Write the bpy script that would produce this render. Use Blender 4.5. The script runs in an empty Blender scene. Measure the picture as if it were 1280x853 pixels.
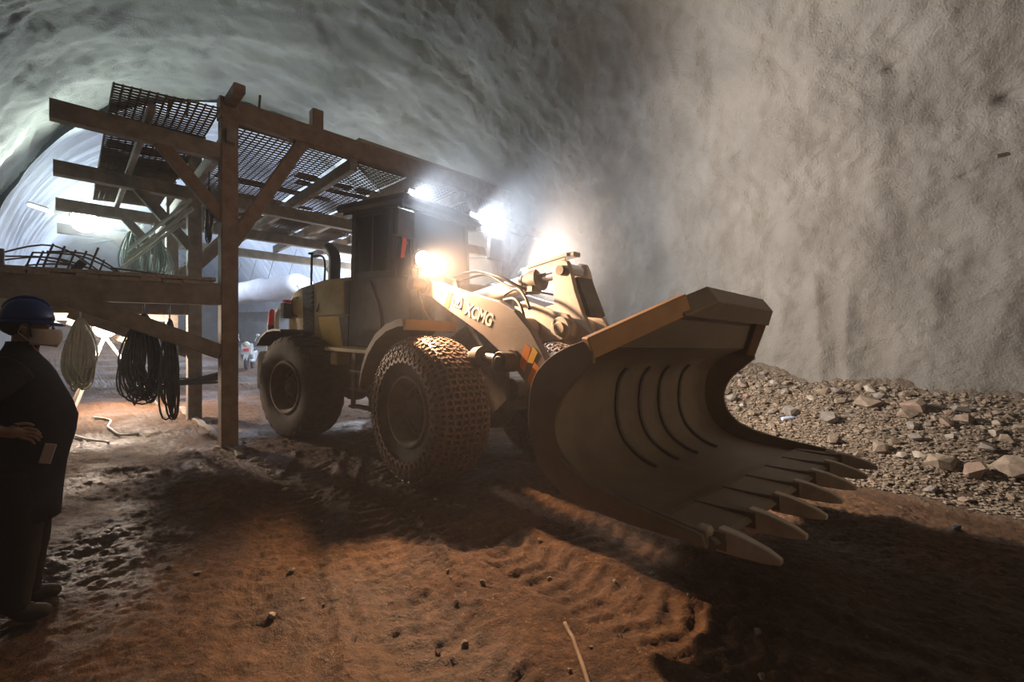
import bpy, bmesh, math, random
import numpy as np
from mathutils import Vector, Matrix

# ------------------------------------------------------------------ camera, world, lights, exposure
SC = bpy.context.scene
COL = SC.collection
F_PX = 580.0
YAW = math.atan2(602.0, F_PX)
FWD = Vector((-math.sin(YAW), math.cos(YAW), 0.0))          # x runs along the tunnel, y across it
cam_d = bpy.data.cameras.new('camera')
cam_d.sensor_width = 36.0
cam_d.lens = F_PX / 1280.0 * 36.0
cam_d.shift_y = (440.0 - 426.5) / 1280.0
cam_d.clip_end = 300
cam_d.clip_start = 0.05
cam = bpy.data.objects.new('camera', cam_d)
COL.objects.link(cam)
cam.location = (0, 0, 1.5)
cam.rotation_euler = FWD.to_track_quat('-Z', 'Y').to_euler()
SC.camera = cam

W = bpy.data.worlds.new('tunnel_air')
SC.world = W
W.use_nodes = True
wn = W.node_tree.nodes
wl = W.node_tree.links
wn.clear()
wout = wn.new('ShaderNodeOutputWorld')
wbg = wn.new('ShaderNodeBackground')
wbg.inputs['Color'].default_value = (0.0, 0.0, 0.0, 1)
wbg.inputs['Strength'].default_value = 0.0
wvs = wn.new('ShaderNodeVolumeScatter')
wvs.inputs['Color'].default_value = (0.92, 0.93, 1.0, 1)
DUST_BASE, LAMP_GLARE_HAZE = 0.006, 0.11
wgeo = wn.new('ShaderNodeNewGeometry')
wsub = wn.new('ShaderNodeVectorMath'); wsub.operation = 'SUBTRACT'
wsub.inputs[1].default_value = (-5.1, 4.2, 3.1)                # loader haze, thickened to stand in for the lamps' glare
wdiv = wn.new('ShaderNodeVectorMath'); wdiv.operation = 'DIVIDE'
wdiv.inputs[1].default_value = (2.2, 2.6, 1.8)
wlen = wn.new('ShaderNodeVectorMath'); wlen.operation = 'LENGTH'
wmap = wn.new('ShaderNodeMapRange'); wmap.interpolation_type = 'SMOOTHSTEP'
wmap.inputs['From Min'].default_value = 0.1
wmap.inputs['From Max'].default_value = 1.0
wmap.inputs['To Min'].default_value = LAMP_GLARE_HAZE
wmap.inputs['To Max'].default_value = DUST_BASE
wl.new(wgeo.outputs['Position'], wsub.inputs[0])
wl.new(wsub.outputs[0], wdiv.inputs[0])
wl.new(wdiv.outputs[0], wlen.inputs[0])
wl.new(wlen.outputs['Value'], wmap.inputs['Value'])
wsb2 = wn.new('ShaderNodeVectorMath'); wsb2.operation = 'DISTANCE'
wsb2.inputs[1].default_value = (-13.9, 0.4, 4.2)               # added haze ball that gives the high floodlight its glare
wmp2 = wn.new('ShaderNodeMapRange')
wmp2.inputs['From Max'].default_value = 2.0
wmp2.inputs['To Min'].default_value = 0.12
wmp2.inputs['To Max'].default_value = 0.0
wadd = wn.new('ShaderNodeMath'); wadd.operation = 'ADD'
wl.new(wgeo.outputs['Position'], wsb2.inputs[0])
wl.new(wsb2.outputs['Value'], wmp2.inputs['Value'])
wl.new(wmap.outputs[0], wadd.inputs[0])
wl.new(wmp2.outputs[0], wadd.inputs[1])
wl.new(wadd.outputs[0], wvs.inputs['Density'])
wvs.inputs['Anisotropy'].default_value = 0.25
wl.new(wbg.outputs[0], wout.inputs['Surface'])
wl.new(wvs.outputs[0], wout.inputs['Volume'])

SC.view_settings.view_transform = 'Standard'
SC.view_settings.look = 'None'
SC.view_settings.gamma = 1.0
SC.view_settings.use_curve_mapping = False
SC.view_settings.exposure = 0.0
try:
    SC.cycles.volume_bounces = 0
    SC.cycles.max_bounces = 5
    SC.cycles.use_denoising = True
    SC.cycles.sample_clamp_indirect = 6.0
    W.cycles.volume_step_size = 5.0
    SC.cycles.volume_max_steps = 12
except Exception:
    pass

def lamp(name, kind, loc, energy, color, target=None, size=0.08, angle=120, blend=0.6):
    d = bpy.data.lights.new(name, kind)
    d.energy = energy
    d.color = color
    d.shadow_soft_size = size
    if kind == 'SPOT':
        d.spot_size = math.radians(angle)
        d.spot_blend = blend
    o = bpy.data.objects.new(name, d)
    COL.objects.link(o)
    o.location = loc
    if target is not None:
        o.rotation_euler = (Vector(target) - Vector(loc)).to_track_quat('-Z', 'Y').to_euler()
    return o

COOL = (0.80, 0.90, 1.0)
GREENISH = (0.80, 1.0, 0.93)
BLUE = (0.62, 0.76, 1.0)
WARM = (1.0, 0.60, 0.33)
HALO = (1.0, 0.79, 0.61)
SODIUM = (1.0, 0.72, 0.46)
# loader lights: two cool lamps on the cab roof, two warm headlights on the front frame
lamp('cab_light_beam', 'SPOT', (-5.53, 3.46, 3.68), 420, COOL, (-1.5, 5.8, 1.3), 0.06, 150, 0.7)
lamp('cab_light_beam', 'SPOT', (-5.80, 4.77, 3.69), 1000, COOL, (-2.6, 8.2, 2.2), 0.06, 150, 0.7)
lamp('headlight_beam', 'SPOT', (-4.90, 3.20, 2.65), 1350, WARM, (-1.7, 3.1, 0.0), 0.06, 116, 0.8)
lamp('headlight_beam', 'SPOT', (-4.72, 4.90, 2.65), 1500, HALO, (0.2, 7.4, 3.1), 0.06, 155, 0.7)
# floodlights hung from the gantry and unseen lights further back
lamp('flood_glow', 'SPOT', (-14.02, 0.33, 4.47), 850, GREENISH, (-10.0, 2.6, 8.4), 0.15, 165, 0.35)
lamp('flood_glow', 'POINT', (-11.9, 0.58, 1.95), 680, HALO, None, 0.10)
lamp('unseen_back_light', 'POINT', (-20.5, 7.6, 5.2), 1000, BLUE, None, 0.2)
lamp('unseen_back_light', 'POINT', (-14.2, 7.7, 3.1), 900, (0.85, 0.93, 1.0), None, 0.2)  # added unseen behind the cab to brighten the deck underside and membrane
lamp('unseen_back_light', 'POINT', (-30.0, 3.5, 6.2), 1300, BLUE, None, 0.2)
# sodium lamp further down the tunnel behind the photographer, shining at the loader's front
lamp('tunnel_flood', 'SPOT', (7.2, 3.6, 2.05), 520, SODIUM, (-3.2, 3.9, 2.35), 0.10, 37, 0.7)

# ------------------------------------------------------------------ helpers
GR = 0.055
S0, T0 = -4.6, 4.05
TC, TR, TSPR = 4.3, 5.7, 2.4

_rng = np.random.RandomState(7)
_perm = np.concatenate([_rng.permutation(256)] * 3)
_grad = _rng.normal(size=(256, 3))
_grad /= np.linalg.norm(_grad, axis=1)[:, None]

def perlin(x, y, z=0.0):
    x, y, z = np.broadcast_arrays(np.asarray(x, float), np.asarray(y, float), np.asarray(z, float))
    xi, yi, zi = np.floor(x).astype(int), np.floor(y).astype(int), np.floor(z).astype(int)
    xf, yf, zf = x - xi, y - yi, z - zi
    u, v, w = (q * q * q * (q * (q * 6 - 15) + 10) for q in (xf, yf, zf))
    xi &= 255; yi &= 255; zi &= 255
    def g(dx, dy, dz):
        h = _perm[_perm[_perm[(xi + dx) & 255] + ((yi + dy) & 255)] + ((zi + dz) & 255)]
        gr = _grad[h]
        return gr[..., 0] * (xf - dx) + gr[..., 1] * (yf - dy) + gr[..., 2] * (zf - dz)
    def L(a, b, t): return a + (b - a) * t
    return L(L(L(g(0,0,0), g(1,0,0), u), L(g(0,1,0), g(1,1,0), u), v),
             L(L(g(0,0,1), g(1,0,1), u), L(g(0,1,1), g(1,1,1), u), v), w) * 1.6

def fbm(x, y, z=0.0, n=4):
    a, s, r = 1.0, 1.0, 0.0
    for k in range(n):
        r = r + a * perlin(x * s + 17.3 * k, y * s + 5.1 * k, np.asarray(z) * s)
        a *= 0.5; s *= 2.03
    return r

def sstep(a, b, x):
    t = np.clip((x - a) / (b - a), 0, 1)
    return t * t * (3 - 2 * t)

def slope(s):
    return -GR * (np.asarray(s, float) - S0)

def floor_z(s, t):
    s = np.asarray(s, float); t = np.asarray(t, float)
    z = slope(s)
    # rubble bank along the far wall
    edge = 7.45 + 0.35 * perlin(s * 0.6, 3.3) + 0.05 * (s + 1)
    b = np.clip((t - edge) / 2.4, 0, 1.15)
    z = z + 1.22 * b ** 0.9 * (1 + 0.15 * perlin(s * 0.8, t * 0.8, 9.1)) * sstep(-40, -9, s)
    near = sstep(8.2, 6.9, t)
    # clods and trampled mud
    z = z + 0.035 * fbm(s * 1.1, t * 1.1, 2.0, 3)
    rough = 0.55 + 0.45 * sstep(-0.35, 0.35, perlin(s * 0.8, t * 0.8, 15.0))
    z = z + near * rough * (0.022 * perlin(s * 3.3, t * 3.3, 1.0) + 0.034 * np.abs(perlin(s * 6.5, t * 6.5, 4.0))
                    + 0.026 * np.abs(perlin(s * 13, t * 13, 6.0)) + 0.011 * perlin(s * 26, t * 26, 8.0))
    z = z + (1 - near) * (0.07 * np.abs(perlin(s * 2.6, t * 2.6, 14.0)) + 0.05 * np.abs(perlin(s * 6, t * 6, 16.0)) + 0.02 * perlin(s * 14, t * 14, 18.0))
    # tyre tracks with lug prints
    for (c0, c1, c2, wd, ph, dp) in ((2.55, 0.10, 0.06, 0.30, 0.0, 0.028), (1.62, -0.30, 0.05, 0.30, 0.4, 0.026),
                                     (3.35, -0.02, 0.0, 0.28, 0.9, 0.024), (0.75, -0.34, 0.03, 0.28, 0.2, 0.020)):
        q = s + 2.5
        cen = c0 + c1 * q + c2 * q * q + 0.08 * perlin(s * 0.7, c0)
        d = t - cen
        m = sstep(wd + 0.07, wd - 0.03, np.abs(d)) * sstep(-7.4, -6.0, s) * sstep(0.6, -0.2, s)
        lug = np.sin(2 * np.pi * (s / 0.155 + ph + 0.55 * np.abs(d) / wd + 0.6 * perlin(s * 1.9, t * 1.9, 7)))
        fade = 0.45 + 0.55 * sstep(-0.3, 0.35, perlin(s * 0.9, t * 0.9, 12.0))
        z = z - m * (0.018 - 0.62 * dp * fade * np.clip(lug * 1.6, -0.8, 1))
        z = z + 0.014 * np.exp(-((np.abs(d) - wd - 0.07) / 0.06) ** 2) * sstep(-7.4, -6.0, s) * sstep(0.6, -0.2, s)
    # flat under the loader's wheels
    return z

def mesh_obj(name, verts, faces, material=None, parent=None, M=None, smooth=False):
    me = bpy.data.meshes.new(name)
    me.from_pydata([tuple(v) for v in verts], [], [tuple(f) for f in faces])
    me.update()
    if smooth:
        me.polygons.foreach_set('use_smooth', np.ones(len(me.polygons), dtype=bool))
    if material is not None:
        me.materials.append(material)
    o = bpy.data.objects.new(name, me)
    COL.objects.link(o)
    if parent is not None:
        o.parent = parent
    if M is not None:
        o.matrix_local = M
    return o

def grid_obj(name, P, material, N=None):
    """P: (n,m,3) grid"""
    if N is not None:
        g = np.cross(P[1:, :-1] - P[:-1, :-1], P[:-1, 1:] - P[:-1, :-1])
        if (g * N[:-1, :-1]).sum() < 0:
            P = np.ascontiguousarray(P[::-1]); N = np.ascontiguousarray(N[::-1])
    n, m = P.shape[:2]
    me = bpy.data.meshes.new(name)
    idx = np.arange(n * m).reshape(n, m)
    q = np.stack([idx[:-1, :-1], idx[1:, :-1], idx[1:, 1:], idx[:-1, 1:]], -1).reshape(-1, 4)
    nf = len(q)
    me.vertices.add(n * m)
    me.vertices.foreach_set('co', P.reshape(-1).astype(np.float32))
    me.loops.add(nf * 4)
    me.loops.foreach_set('vertex_index', q.reshape(-1).astype(np.int32))
    me.polygons.add(nf)
    me.polygons.foreach_set('loop_start', np.arange(0, nf * 4, 4, dtype=np.int32))
    me.polygons.foreach_set('loop_total', np.full(nf, 4, dtype=np.int32))
    me.update(calc_edges=True)
    me.polygons.foreach_set('use_smooth', np.ones(nf, dtype=bool))
    if N is not None:
        me.normals_split_custom_set_from_vertices(N.reshape(-1, 3).tolist())
    me.materials.append(material)
    o = bpy.data.objects.new(name, me)
    COL.objects.link(o)
    return o

def tag(o, label=None, cat=None, group=None, kind=None):
    if label: o['label'] = label
    if cat: o['category'] = cat
    if group: o['group'] = group
    if kind: o['kind'] = kind
    return o

def empty(name, loc=(0, 0, 0), rot=(0, 0, 0)):
    o = bpy.data.objects.new(name, None)
    o.empty_display_size = 0.2
    COL.objects.link(o)
    o.location = loc
    o.rotation_euler = rot
    return o

def frame_axes(d, up=(0, 0, 1)):
    d = Vector(d).normalized()
    up = Vector(up)
    if abs(d.dot(up.normalized())) > 0.97:
        up = Vector((1, 0, 0)) if abs(d.x) < 0.9 else Vector((0, 1, 0))
    s = d.cross(up).normalized()
    u = s.cross(d).normalized()
    return d, s, u

class MB:
    def __init__(self):
        self.v = []
        self.f = []
    def add(self, vs, fs):
        b = len(self.v)
        self.v += [tuple(x) for x in vs]
        self.f += [tuple(i + b for i in f) for f in fs]
        return self
    def box(self, c, size, R=None, ch=0.0):
        sx, sy, sz = [k / 2 for k in size]
        c = Vector(c)
        if ch <= 0:
            vs = [Vector((x, y, z)) for x in (-sx, sx) for y in (-sy, sy) for z in (-sz, sz)]
            fs = [(0,1,3,2), (4,6,7,5), (0,4,5,1), (2,3,7,6), (0,2,6,4), (1,5,7,3)]
        else:
            bm = bmesh.new()
            bmesh.ops.create_cube(bm, size=1.0)
            for v in bm.verts:
                v.co = Vector((v.co.x * 2 * sx, v.co.y * 2 * sy, v.co.z * 2 * sz))
            bmesh.ops.bevel(bm, geom=list(bm.edges), offset=ch, segments=1, affect='EDGES', profile=0.5)
            bm.verts.index_update()
            vs = [v.co.copy() for v in bm.verts]
            fs = [[v.index for v in f.verts] for f in bm.faces]
            bm.free()
        if R is not None:
            vs = [R @ v for v in vs]
        return self.add([v + c for v in vs], fs)
    def bar(self, p0, p1, w, h, up=(0, 0, 1), ch=0.0):
        """rectangular bar from p0 to p1, w across, h along up"""
        p0, p1 = Vector(p0), Vector(p1)
        d, s, u = frame_axes(p1 - p0, up)
        a, b = w / 2, h / 2
        if ch > 0:
            c = ch
            pr = [(a-c, -b), (a, -b+c), (a, b-c), (a-c, b), (-a+c, b), (-a, b-c), (-a, -b+c), (-a+c, -b)]
        else:
            pr = [(a, -b), (a, b), (-a, b), (-a, -b)]
        n = len(pr)
        vs = [p + s * x + u * y for p in (p0, p1) for x, y in pr]
        fs = [(i, (i + 1) % n, n + (i + 1) % n, n + i) for i in range(n)]
        fs += [tuple(range(n - 1, -1, -1)), tuple(range(n, 2 * n))]
        return self.add(vs, fs)
    def cyl(self, p0, p1, r0, r1=None, n=16, caps=True):
        r1 = r0 if r1 is None else r1
        p0, p1 = Vector(p0), Vector(p1)
        d, s, u = frame_axes(p1 - p0)
        vs = []
        for p, r in ((p0, r0), (p1, r1)):
            for i in range(n):
                a = 2 * math.pi * i / n
                vs.append(p + s * (r * math.cos(a)) + u * (r * math.sin(a)))
        fs = [(i, (i + 1) % n, n + (i + 1) % n, n + i) for i in range(n)]
        if caps:
            fs += [tuple(range(n - 1, -1, -1)), tuple(range(n, 2 * n))]
        return self.add(vs, fs)
    def tube(self, pts, r, n=6, closed=False):
        pts = [Vector(p) for p in pts]
        m = len(pts)
        vs, fs = [], []
        prev = None
        for i in range(m):
            a = pts[(i - 1) % m] if (closed or i > 0) else pts[i]
            b = pts[(i + 1) % m] if (closed or i < m - 1) else pts[i]
            d = (b - a)
            if d.length < 1e-9: d = Vector((0, 0, 1))
            d.normalize()
            if prev is None:
                _, s, u = frame_axes(d)
            else:
                s = prev - d * prev.dot(d)
                if s.length < 1e-6: _, s, u = frame_axes(d)
                s.normalize()
                u = s.cross(d)
            prev = s
            rr = r[i] if isinstance(r, (list, tuple)) else r
            for k in range(n):
                an = 2 * math.pi * k / n
                vs.append(pts[i] + s * (rr * math.cos(an)) + u * (rr * math.sin(an)))
        for i in range(m if closed else m - 1):
            j = (i + 1) % m
            for k in range(n):
                k2 = (k + 1) % n
                fs.append((i * n + k, i * n + k2, j * n + k2, j * n + k))
        if not closed:
            fs.append(tuple(range(n - 1, -1, -1)))
            fs.append(tuple((m - 1) * n + k for k in range(n)))
        return self.add(vs, fs)
    def prism(self, poly, y0, y1, T=None):
        """poly in x-z, extruded along y"""
        n = len(poly)
        vs = [Vector((x, y, z)) for y in (y0, y1) for x, z in poly]
        if T is not None: vs = [T @ v for v in vs]
        fs = [(i, (i + 1) % n, n + (i + 1) % n, n + i) for i in range(n)]
        fs += [tuple(range(n - 1, -1, -1)), tuple(range(n, 2 * n))]
        return self.add(vs, fs)
    def lathe(self, prof, n=32, closed=False, T=None):
        """prof: list of (r, y) around the y axis"""
        m = len(prof)
        vs = []
        for i in range(n):
            a = 2 * math.pi * i / n
            for r, y in prof:
                vs.append(Vector((r * math.cos(a), y, r * math.sin(a))))
        if T is not None: vs = [T @ v for v in vs]
        fs = []
        for i in range(n):
            j = (i + 1) % n
            for k in range(m if closed else m - 1):
                k2 = (k + 1) % m
                fs.append((i * m + k, i * m + k2, j * m + k2, j * m + k))
        return self.add(vs, fs)
    def ball(self, c, r, n=10, sc=(1, 1, 1)):
        vs, fs = [], []
        c = Vector(c)
        m = max(4, n // 2)
        vs.append(c + Vector((0, 0, -r * sc[2])))
        for i in range(1, m):
            ph = -math.pi / 2 + math.pi * i / m
            for k in range(n):
                a = 2 * math.pi * k / n
                vs.append(c + Vector((r * sc[0] * math.cos(ph) * math.cos(a), r * sc[1] * math.cos(ph) * math.sin(a), r * sc[2] * math.sin(ph))))
        vs.append(c + Vector((0, 0, r * sc[2])))
        for k in range(n):
            fs.append((0, 1 + (k + 1) % n, 1 + k))
        for i in range(m - 2):
            for k in range(n):
                a = 1 + i * n
                fs.append((a + k, a + (k + 1) % n, a + n + (k + 1) % n, a + n + k))
        a = 1 + (m - 2) * n
        for k in range(n):
            fs.append((a + k, a + (k + 1) % n, len(vs) - 1))
        return self.add(vs, fs)
    def build(self, name, material, parent=None, M=None, smooth=False, bevel=0.0, auto=None):
        o = mesh_obj(name, self.v, self.f, material, parent, M, smooth or auto is not None)
        bm = bmesh.new()
        bm.from_mesh(o.data)
        bmesh.ops.recalc_face_normals(bm, faces=bm.faces)
        bm.to_mesh(o.data)
        bm.free()
        if auto is not None:
            o.data.set_sharp_from_angle(angle=math.radians(auto))
        if bevel > 0:
            md = o.modifiers.new('edge', 'BEVEL')
            md.width = bevel
            md.segments = 2
            md.limit_method = 'ANGLE'
            md.angle_limit = math.radians(40)
        return o

def catmull(pts, k=6, closed=False):
    P = [Vector(p) for p in pts]
    n = len(P)
    out = []
    for i in range(n if closed else n - 1):
        if closed:
            a, b, c, d = P[(i-1) % n], P[i], P[(i+1) % n], P[(i+2) % n]
        else:
            a, b, c, d = P[max(i-1, 0)], P[i], P[i+1], P[min(i+2, n-1)]
        for j in range(k):
            t = j / k
            out.append(0.5 * ((2*b) + (c-a)*t + (2*a-5*b+4*c-d)*t*t + (3*b-a-3*c+d)*t**3))
    if not closed:
        out.append(P[-1])
    return out

def copy_tree(o, parent=None):
    c = o.copy()
    COL.objects.link(c)
    c.parent = parent
    for ch in list(o.children):
        copy_tree(ch, c)
    return c

# ------------------------------------------------------------------ materials
def mat(name, c1, c2=None, rough=0.8, metal=0.0, scale=4.0, bump=0.0, bscale=25.0, rough2=None, detail=5.0,
        stretch=(1, 1, 1), pos=(0.35, 0.65), bdist=0.02):
    m = bpy.data.materials.new(name)
    m.use_nodes = True
    nt = m.node_tree
    n, l = nt.nodes, nt.links
    b = n['Principled BSDF']
    b.inputs['Roughness'].default_value = rough
    b.inputs['Metallic'].default_value = metal
    c2 = c2 or tuple(k * 0.72 for k in c1)
    tc = n.new('ShaderNodeTexCoord')
    mp = n.new('ShaderNodeMapping')
    mp.inputs['Scale'].default_value = stretch
    l.new(tc.outputs['Object'], mp.inputs['Vector'])
    nz = n.new('ShaderNodeTexNoise')
    nz.inputs['Scale'].default_value = scale
    nz.inputs['Detail'].default_value = detail
    nz.inputs['Roughness'].default_value = 0.62
    l.new(mp.outputs[0], nz.inputs['Vector'])
    cr = n.new('ShaderNodeValToRGB')
    cr.color_ramp.elements[0].position = pos[0]
    cr.color_ramp.elements[1].position = pos[1]
    cr.color_ramp.elements[0].color = (*c1, 1)
    cr.color_ramp.elements[1].color = (*c2, 1)
    l.new(nz.outputs['Fac'], cr.inputs['Fac'])
    l.new(cr.outputs['Color'], b.inputs['Base Color'])
    if rough2 is not None:
        mr = n.new('ShaderNodeMapRange')
        mr.inputs['From Min'].default_value = pos[0]
        mr.inputs['From Max'].default_value = pos[1]
        mr.inputs['To Min'].default_value = rough
        mr.inputs['To Max'].default_value = rough2
        l.new(nz.outputs['Fac'], mr.inputs['Value'])
        l.new(mr.outputs[0], b.inputs['Roughness'])
    if bump > 0:
        nb = n.new('ShaderNodeTexNoise')
        nb.inputs['Scale'].default_value = bscale
        nb.inputs['Detail'].default_value = 6.0
        nb.inputs['Roughness'].default_value = 0.65
        l.new(mp.outputs[0], nb.inputs['Vector'])
        bp = n.new('ShaderNodeBump')
        bp.inputs['Strength'].default_value = bump
        bp.inputs['Distance'].default_value = bdist
        l.new(nb.outputs['Fac'], bp.inputs['Height'])
        l.new(bp.outputs[0], b.inputs['Normal'])
    return m

def emit(name, color, strength):
    m = bpy.data.materials.new(name)
    m.use_nodes = True
    b = m.node_tree.nodes['Principled BSDF']
    b.inputs['Base Color'].default_value = (*color, 1)
    b.inputs['Emission Color'].default_value = (*color, 1)
    b.inputs['Emission Strength'].default_value = strength
    return m

def glass(name, tint=(0.8, 0.85, 0.85), clear=0.82):
    m = bpy.data.materials.new(name)
    m.use_nodes = True
    nt = m.node_tree
    n, l = nt.nodes, nt.links
    n.clear()
    out = n.new('ShaderNodeOutputMaterial')
    tr = n.new('ShaderNodeBsdfTransparent')
    tr.inputs['Color'].default_value = (*tint, 1)
    gl = n.new('ShaderNodeBsdfGlossy')
    gl.inputs['Roughness'].default_value = 0.08
    gl.inputs['Color'].default_value = (0.8, 0.8, 0.8, 1)
    mx = n.new('ShaderNodeMixShader')
    fr = n.new('ShaderNodeFresnel')
    fr.inputs['IOR'].default_value = 1.45
    l.new(fr.outputs[0], mx.inputs[0])
    l.new(tr.outputs[0], mx.inputs[1])
    l.new(gl.outputs[0], mx.inputs[2])
    l.new(mx.outputs[0], out.inputs['Surface'])
    return m

M = {}
M['shotcrete'] = mat('shotcrete', (0.185, 0.175, 0.160), (0.29, 0.275, 0.25), 0.85, 0, 0.9, 1.0, 30.0, detail=8, pos=(0.3, 0.7), bdist=0.035)
M['membrane'] = mat('white_membrane', (0.52, 0.54, 0.58), (0.66, 0.68, 0.72), 0.55, 0, 0.8, 0.25, 3.0, stretch=(1, 1, 1), bdist=0.05)
M['rock'] = mat('broken_rock', (0.21, 0.165, 0.125), (0.36, 0.29, 0.22), 0.85, 0, 5.0, 0.5, 30, bdist=0.01)
M['rock_pink'] = mat('pink_rock', (0.29, 0.205, 0.16), (0.38, 0.28, 0.22), 0.85, 0, 6.0, 0.5, 30, bdist=0.01)
M['rock_pale'] = mat('pale_rock', (0.50, 0.45, 0.38), (0.38, 0.33, 0.27), 0.8, 0, 6.0, 0.4, 30, bdist=0.01)
M['rock_grey'] = mat('grey_rock', (0.20, 0.18, 0.16), (0.30, 0.27, 0.24), 0.85, 0, 6.0, 0.5, 30, bdist=0.01)
M['rust'] = mat('rusty_painted_steel', (0.20, 0.135, 0.10), (0.29, 0.21, 0.16), 0.8, 0.1, 7.0, 0.35, 40, bdist=0.006)
M['rust_grey'] = mat('grey_weathered_steel', (0.20, 0.17, 0.145), (0.31, 0.27, 0.235), 0.8, 0.1, 6.0, 0.35, 40, bdist=0.006)
M['wood'] = mat('dusty_planks', (0.26, 0.21, 0.165), (0.38, 0.32, 0.26), 0.85, 0, 5.0, 0.4, 14, stretch=(1, 6, 6), bdist=0.006)
M['wire'] = mat('rusty_wire', (0.12, 0.09, 0.07), (0.18, 0.14, 0.11), 0.8, 0.2, 10)
M['tyre'] = mat('muddy_rubber', (0.045, 0.038, 0.030), (0.10, 0.078, 0.055), 0.9, 0, 6.0, 0.4, 35, bdist=0.008)
M['chain'] = mat('muddy_chain_steel', (0.17, 0.105, 0.07), (0.27, 0.175, 0.12), 0.5, 0.3, 9.0, 0.3, 60, bdist=0.004)
M['rim'] = mat('dusty_rim', (0.15, 0.105, 0.06), (0.23, 0.165, 0.10), 0.75, 0.1, 6.0, 0.2, 40)
M['hub'] = mat('dark_hub', (0.07, 0.05, 0.035), (0.12, 0.09, 0.06), 0.8, 0.1, 8.0)
M['yellow'] = mat('dusty_yellow_paint', (0.62, 0.49, 0.22), (0.42, 0.33, 0.16), 0.6, 0, 3.0, 0.1, 50)
M['bright_yellow'] = mat('bright_yellow_paint', (0.90, 0.54, 0.06), (0.78, 0.46, 0.06), 0.5, 0, 4.0)
M['orange'] = mat('orange_paint', (0.80, 0.27, 0.035), (0.66, 0.23, 0.04), 0.5, 0, 4.0)
M['boom'] = mat('dusty_grey_brown_paint', (0.29, 0.25, 0.235), (0.23, 0.195, 0.18), 0.6, 0.05, 3.0, 0.12, 50)
M['fender'] = mat('dusty_ochre_paint', (0.34, 0.235, 0.14), (0.26, 0.18, 0.11), 0.65, 0.05, 4.0, 0.15, 40)
M['cream'] = mat('dusty_cream_paint', (0.44, 0.385, 0.345), (0.35, 0.30, 0.265), 0.6, 0.05, 4.0, 0.12, 50)
M['black'] = mat('dusty_black_paint', (0.035, 0.032, 0.032), (0.075, 0.068, 0.062), 0.6, 0.05, 4.0, 0.1, 50)
M['dark_steel'] = mat('greasy_dark_steel', (0.06, 0.05, 0.042), (0.12, 0.10, 0.08), 0.6, 0.3, 7.0, 0.3, 40, bdist=0.006)
M['bucket'] = mat('worn_bucket_steel', (0.16, 0.118, 0.082), (0.235, 0.185, 0.135), 0.55, 0.25, 2.5, 0.25, 30, rough2=0.7, bdist=0.006)
M['lit_rim_paint'] = mat('orange_lit_ochre_paint', (0.40, 0.215, 0.085), (0.27, 0.155, 0.075), 0.65, 0.05, 3.0, 0.2, 30, bdist=0.006)  # ochre paint, with the lip's orange lamplight put into its colour
M['tooth'] = mat('lit_tooth_steel', (0.52, 0.44, 0.35), (0.38, 0.31, 0.24), 0.55, 0.15, 8.0)  # paler steel: the lamplight on the tooth tips is put into its colour
M['chrome'] = mat('chrome_rod', (0.75, 0.75, 0.75), (0.6, 0.6, 0.6), 0.25, 0.9, 4.0)
M['white_paint'] = mat('white_paint', (0.78, 0.76, 0.72), (0.66, 0.64, 0.60), 0.6, 0, 6.0)
M['weight'] = mat('mossy_grey_casting', (0.20, 0.20, 0.155), (0.12, 0.12, 0.095), 0.8, 0, 5.0, 0.3, 30)
M['red'] = mat('red_lens', (0.80, 0.03, 0.05), (0.65, 0.02, 0.04), 0.3, 0, 4.0)
M['red_cloth'] = mat('red_cloth', (0.80, 0.10, 0.03), (0.62, 0.08, 0.03), 0.8, 0, 9.0)
M['glass'] = glass('cab_glass', (0.95, 0.97, 0.97))
M['rubber_hose'] = mat('black_hose', (0.03, 0.03, 0.03), (0.06, 0.055, 0.05), 0.5, 0, 6.0)
M['cable_white'] = mat('white_cable', (0.78, 0.80, 0.72), (0.62, 0.65, 0.58), 0.6, 0, 8.0)
M['cable_grey'] = mat('grey_green_cable', (0.26, 0.32, 0.30), (0.36, 0.42, 0.39), 0.6, 0, 8.0)
M['cable_dark'] = mat('dark_cable', (0.05, 0.052, 0.05), (0.10, 0.10, 0.095), 0.6, 0, 8.0)
M['duct'] = mat('white_duct_fabric', (0.62, 0.58, 0.58), (0.52, 0.49, 0.50), 0.7, 0, 2.0, 0.3, 3, bdist=0.05)
M['lens_warm'] = emit('lit_headlight_lens', (1.0, 0.93, 0.85), 160)
M['lens_cool'] = emit('lit_work_light_lens', (0.88, 0.94, 1.0), 120)
M['lens_flood'] = emit('lit_flood_lens', (0.90, 1.0, 0.97), 150)
M['lens_flood2'] = emit('lit_low_flood_lens', (1.0, 0.97, 0.92), 60)
M['tube_lamp'] = emit('lit_tube', (0.92, 1.0, 0.97), 8)
M['skin'] = mat('skin', (0.33, 0.20, 0.14), (0.28, 0.17, 0.12), 0.6, 0, 6.0)
M['jacket'] = mat('dark_navy_cloth', (0.012, 0.014, 0.020), (0.020, 0.022, 0.030), 0.9, 0, 8.0, 0.3, 30)
M['trousers'] = mat('dark_brown_cloth', (0.020, 0.015, 0.011), (0.028, 0.021, 0.016), 0.9, 0, 8.0, 0.3, 30)
M['boots'] = mat('muddy_boots', (0.03, 0.022, 0.016), (0.05, 0.038, 0.028), 0.8, 0, 8.0)
M['helmet'] = mat('blue_plastic', (0.012, 0.045, 0.22), (0.010, 0.036, 0.18), 0.35, 0, 6.0)
M['mask'] = mat('white_mask', (0.55, 0.50, 0.47), (0.47, 0.43, 0.40), 0.9, 0, 6.0)
M['hair'] = mat('black_hair', (0.012, 0.010, 0.010), (0.02, 0.018, 0.016), 0.7, 0, 20.0)
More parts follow.
